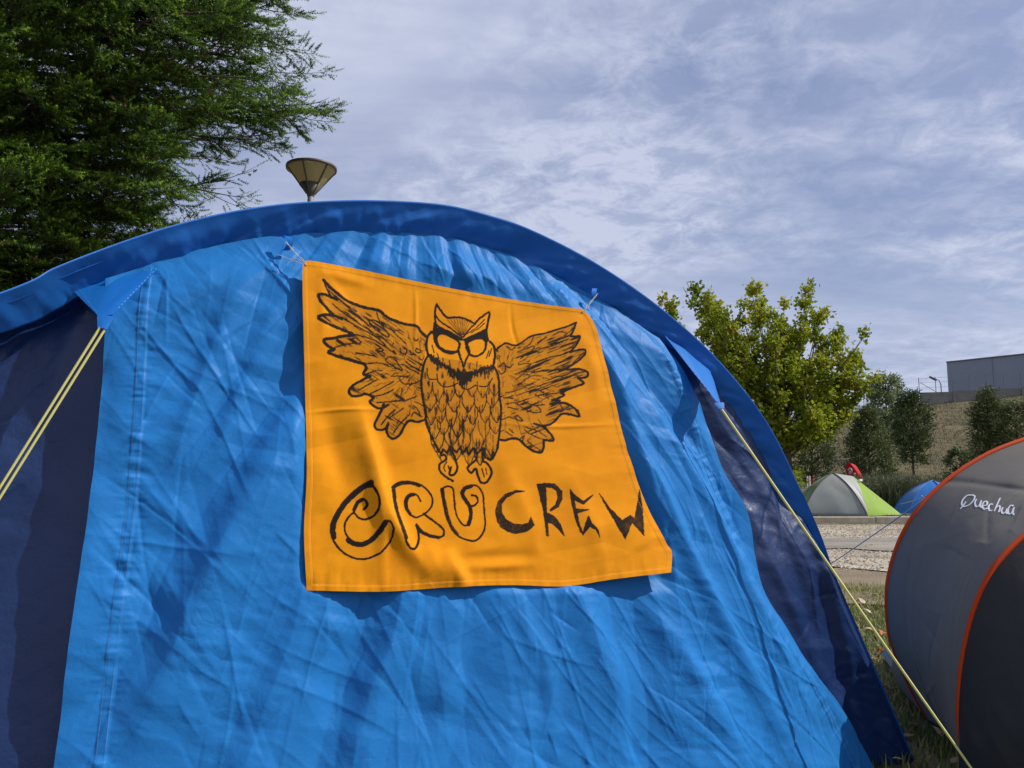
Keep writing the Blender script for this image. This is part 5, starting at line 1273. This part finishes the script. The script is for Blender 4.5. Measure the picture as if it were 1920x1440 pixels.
hill_tree('pine_tree', 'small bushy pine on a bare stem below the yellow-green tree', 1524, 775, 912, 27.5, 96, 'darkpine', 'round', 150, 1)
hill_tree('pine_tree', 'broad young pine directly behind the red flag', 1632, 768, 912, 28.5, 124, 'pine', 'cone', 260, 2, trunk=False)
hill_tree('olive_tree', 'pale grey-green tree rising highest among the hillside trees', 1664, 710, 800, 42, 84, 'olive', 'round', 150, 3, (0.10, 0.03))
hill_tree('dark_evergreen', 'dark narrow evergreen just right of the pale tree on the slope', 1711, 742, 850, 36, 68, 'darkpine', 'round', 170, 4)
hill_tree('pine_tree', 'slender young pine in front of the concrete wall', 1857, 730, 838, 34, 112, 'pine', 'cone', 170, 5)
hill_tree('pine_tree', 'low spreading pine at the right edge above the grey tent', 1908, 758, 838, 33, 110, 'pine', 'round', 150, 6)
hill_tree('low_shrub', 'low dark shrub lying flat on the dry slope', 1800, 842, 866, 31, 62, 'darkpine', 'round', 50, 7, trunk=False, group='shrubs on the hillside', cat='shrub')
hill_tree('leafy_shrub', 'bright green shrub at the foot of the yellow-green tree', 1478, 805, 880, 23.5, 60, 'maple', 'round', 40, 8, (0.11, 0.05), False, group='shrubs on the hillside', cat='shrub')
# tall reeds between the two far tents
rb = at(1690, 960, 21.3); rb[2] = KZ
REED = thing('reed_clump', tuple(rb), 'tall grey-green reeds growing between the green tent and the small blue tent', 'plant')
n = 5200; g = np.random.default_rng(5)
xx = g.uniform(at(1618, 950, 21.3)[0], at(1762, 950, 21.3)[0], n); yy = g.uniform(20.9, 22.6, n); hh = np.clip(g.normal(0.80, 0.16, n), 0.3, 1.3) * (1 - 0.28 * np.abs((xx - xx.mean()) / (xx.max() - xx.mean()))**2)
P = np.stack([xx, yy, np.full(n, KZ - 0.02)], -1); D = np.stack([g.normal(0, 0.20, n), g.normal(0, 0.20, n), np.ones(n)], -1)
M['reed'] = leafmat('reed_leaf', [(0, (0.045, 0.060, 0.024)), (0.6, (0.11, 0.125, 0.060)), (1, (0.26, 0.26, 0.17))], 0.3, 0.6)
leaf_mesh('stems', P, D, hh, np.full(n, 0.011), np.clip(g.normal(0.45, 0.2, n), 0, 1), M['reed'], REED, kind='stuff')
q = 5000; P2_ = P[g.integers(0, n, q)] + UP * g.uniform(0.3, 0.85, (q, 1)); leaf_mesh('leaves', P2_, g.normal(0, 0.6, (q, 3)) + UP * 0.6, g.uniform(0.1, 0.26, q), np.full(q, 0.010), np.clip(g.normal(0.55, 0.25, q), 0, 1), M['reed'], REED, kind='stuff')

# ------------------------------------------------------------------ concrete wall, warehouse, fences and poles on the hill
M['cwall'] = plain('wall_concrete', (0.19, 0.185, 0.16), 0.95, 0.3, 0.8, 0.4, 20); M['cpost'] = plain('post_concrete', (0.22, 0.21, 0.19), 0.95, 0.2, 2); M['clad'] = plain('grey_cladding', (0.23, 0.26, 0.31), 0.6, 0.05, 0.4)
M['fence'] = plain('galvanised_fence', (0.15, 0.155, 0.165), 0.5, 0.1)
w0, w1 = at(1725, 753, 70.0), at(2120, 735, 66.0)
zt0, zt1 = at(1725, 737, 70.0)[2], at(1920, 727, 68.0)[2]
WALL = thing('concrete_wall', (w0[0], w0[1], hill_z(np.array([w0[0]]), np.array([70.0]))[0]), 'low grey concrete wall of panels and posts along the top of the hill', 'wall')
npan = 6
for i in range(npan):
    t0, t1 = i / npan, (i + 1) / npan; a, c = w0 * (1 - t0) + w1 * t0, w0 * (1 - t1) + w1 * t1; tp = zt0 + (zt1 - zt0) * (t0 + t1); tp = zt0 + (zt1 - zt0) * 2.0 * (t0 + t1) / 2
    L = np.linalg.norm((c - a)[:2]); rz = math.atan2(c[1] - a[1], c[0] - a[0]); mid = (a + c) / 2; zb_ = hill_z(np.array([mid[0]]), np.array([mid[1]]))[0] - 0.5
    v_, f_ = box((mid[0], mid[1], (tp + zb_) / 2), (L - 0.04, 0.16, tp - zb_), rz); child('concrete_panel', v_, f_, M['cwall'], WALL, False)
    v_, f_ = box((c[0] + 0.05, c[1] - 0.12, (tp + zb_) / 2 - 0.06), (0.26, 0.3, tp - zb_), rz); child('wall_post', v_, f_, M['cpost'], WALL, False)
    if i < 4:
        for q_ in (0.0, 0.5):
            p = a * (1 - q_) + c * q_; v_, f_ = tube(np.array([[p[0], p[1], tp - 0.1], [p[0], p[1], tp + 1.35]]), 0.03, 5); child('fence_post', v_, f_, M['fence'], WALL)
p = w0; v_, f_ = tube(np.array([[p[0] + 0.1, p[1], zt0 + 0.95], [p[0] + 1.6, p[1], zt0 + 0.05]]), 0.03, 5); child('fence_brace', v_, f_, M['fence'], WALL)
for dz in (0.45, 0.9, 1.3):
    v_, f_ = tube(np.array([[w0[0], w0[1], zt0 + dz], [w1[0], w1[1], zt0 + (zt1 - zt0) * 2 + dz]]), 0.008, 4); child('fence_wire', v_, f_, M['fence'], WALL)
wa = at(1778, 720, 95.0); dirw = np.array([5.2, -6.1, 0]); dirw /= np.linalg.norm(dirw); perp = np.array([-dirw[1], dirw[0], 0])
ztop = at(1778, 680, 95.0)[2]; zbo = hill_z(np.array([wa[0]]), np.array([95.0]))[0] - 0.5
WH = thing('warehouse', (wa[0], wa[1], zbo), 'flat grey metal-clad warehouse behind the concrete wall', 'building')
pw = float(np.linalg.norm(at(1864, 700, 91.3)[:2] - wa[:2]))
rzw = math.atan2(dirw[1], dirw[0])
for i in range(7):
    c = wa + dirw * (pw * (i + 0.5)); v_, f_ = box((c[0], c[1], (ztop + zbo) / 2), (pw - 0.05, 0.3, ztop - zbo), rzw); child('cladding_panel', v_, f_, M['clad'], WH, False)
    if i:
        c = wa + dirw * pw * i - perp * 0.02; v_, f_ = box((c[0], c[1], (ztop + zbo) / 2), (0.07, 0.3, ztop - zbo - 0.1), rzw); child('joint_strip', v_, f_, M['fence'], WH, False)
c = wa + dirw * (pw * 3.5) + perp * 15.2; v_, f_ = box((c[0], c[1], (ztop + zbo) / 2 - 0.15), (pw * 7 - 0.4, 30, ztop - zbo - 0.3), rzw); child('building_body', v_, f_, M['clad'], WH, False)
c = wa + dirw * (pw * 3.5) - perp * 0.03; v_, f_ = box((c[0], c[1], ztop + 0.06), (pw * 7, 0.5, 0.12), rzw); child('roof_trim', v_, f_, M['fence'], WH, False)
lp = at(1765, 735, 78.0); zl = at(1763, 712, 78.0)[2]; zl0 = hill_z(np.array([lp[0]]), np.array([78.0]))[0]
HL = thing('hill_lamp', (lp[0], lp[1], zl0), 'thin lamp post with one short arm beside the warehouse', 'street lamp')
v_, f_ = tube(np.array([[lp[0], lp[1], zl0 - .2], [lp[0], lp[1], zl - 0.5], [lp[0] - 0.12, lp[1], zl - 0.1], [lp[0] - 0.5, lp[1], zl + 0.1]]), [0.06, 0.05, 0.045, 0.04], 6); child('post', v_, f_, M['fence'], HL)
v_, f_ = box((lp[0] - 0.75, lp[1], zl + 0.12), (0.62, 0.22, 0.16)); v_[:, 2] += (v_[:, 0] - lp[0] + 0.75) * -0.5; child('lamp_head', v_, f_, M['pole'], HL, False)
f0, f1 = at(1556, 775, 66.0), at(1722, 760, 70.0)
FEN = thing('chain_fence', (f0[0], f0[1], hill_z(np.array([f0[0]]), np.array([66.0]))[0]), 'thin wire fence along the hill crest left of the concrete wall', 'fence')
for i in range(9):
    q_ = i / 8; p = f0 * (1 - q_) + f1 * q_; z = hill_z(np.array([p[0]]), np.array([p[1]]))[0]; v_, f_ = tube(np.array([[p[0], p[1], z - 0.1], [p[0], p[1], z + 1.7]]), 0.028, 5); child('fence_post', v_, f_, M['fence'], FEN)
qq = np.linspace(0, 1, 30)[:, None]; L_ = f0 * (1 - qq) + f1 * qq; L_[:, 2] = hill_z(L_[:, 0], L_[:, 1])
for dz in (0.4, 0.85, 1.25, 1.65):
    v_, f_ = tube(L_ + UP * dz, 0.008, 4); child('fence_wire', v_, f_, M['fence'], FEN)
v_, f_ = tube(np.array([L_[0] + UP * 1.4, L_[0] + [0.9, 0.1, 0.05]]), 0.028, 5); child('fence_brace', v_, f_, M['fence'], FEN)
l0 = at(1498, 912, 24.0); l1 = at(1800, 908, 24.0)
LF = thing('low_wire_fence', (l0[0], l0[1], KZ), 'low green wire fence at the foot of the hill behind the tents', 'fence')
M['gfence'] = plain('green_fence', (0.03, 0.06, 0.03), 0.6)
for i in range(10):
    p = l0 + (l1 - l0) * i / 9; v_, f_ = tube(np.array([[p[0], p[1], KZ - 0.05], [p[0], p[1], KZ + 0.85]]), 0.014, 5); child('fence_post', v_, f_, M['gfence'], LF)
for z in (0.3, 0.55, 0.8):
    v_, f_ = tube(np.array([[l0[0], l0[1], KZ + z], [l1[0], l1[1], KZ + z]]), 0.006, 4); child('fence_wire', v_, f_, M['gfence'], LF)
for x, y0_, y1_, mt, lab in ((1513.5, 894, 912, 'white', 'thin white stake standing left of its twin by the far grey tent'), (1518, 893, 911, 'white', 'thin white stake standing right of its twin by the far grey tent'), (1524.5, 893, 903, 'red', 'short red marker post at the foot of the bushy pine')):
    p0, p1 = at(x, y1_, 24.6), at(x, y0_, 24.6); p0[2] = KZ - 0.03
    st = thing('marker_stake', tuple(p0), lab, 'stake', 'marker stakes at the hill foot'); v_, f_ = tube(np.array([p0, (p0 + p1) / 2, p1, p1 + UP * 0.01]), [0.02, 0.02, 0.02, 0.006], 6); child('post', v_, f_, M[mt], st)
    v_, f_ = lathe([(0.024, p1[2] - 0.06), (0.026, p1[2] - 0.03), (0.02, p1[2] + 0.008)], p1, 8); child('cap', v_, f_, M[mt], st)
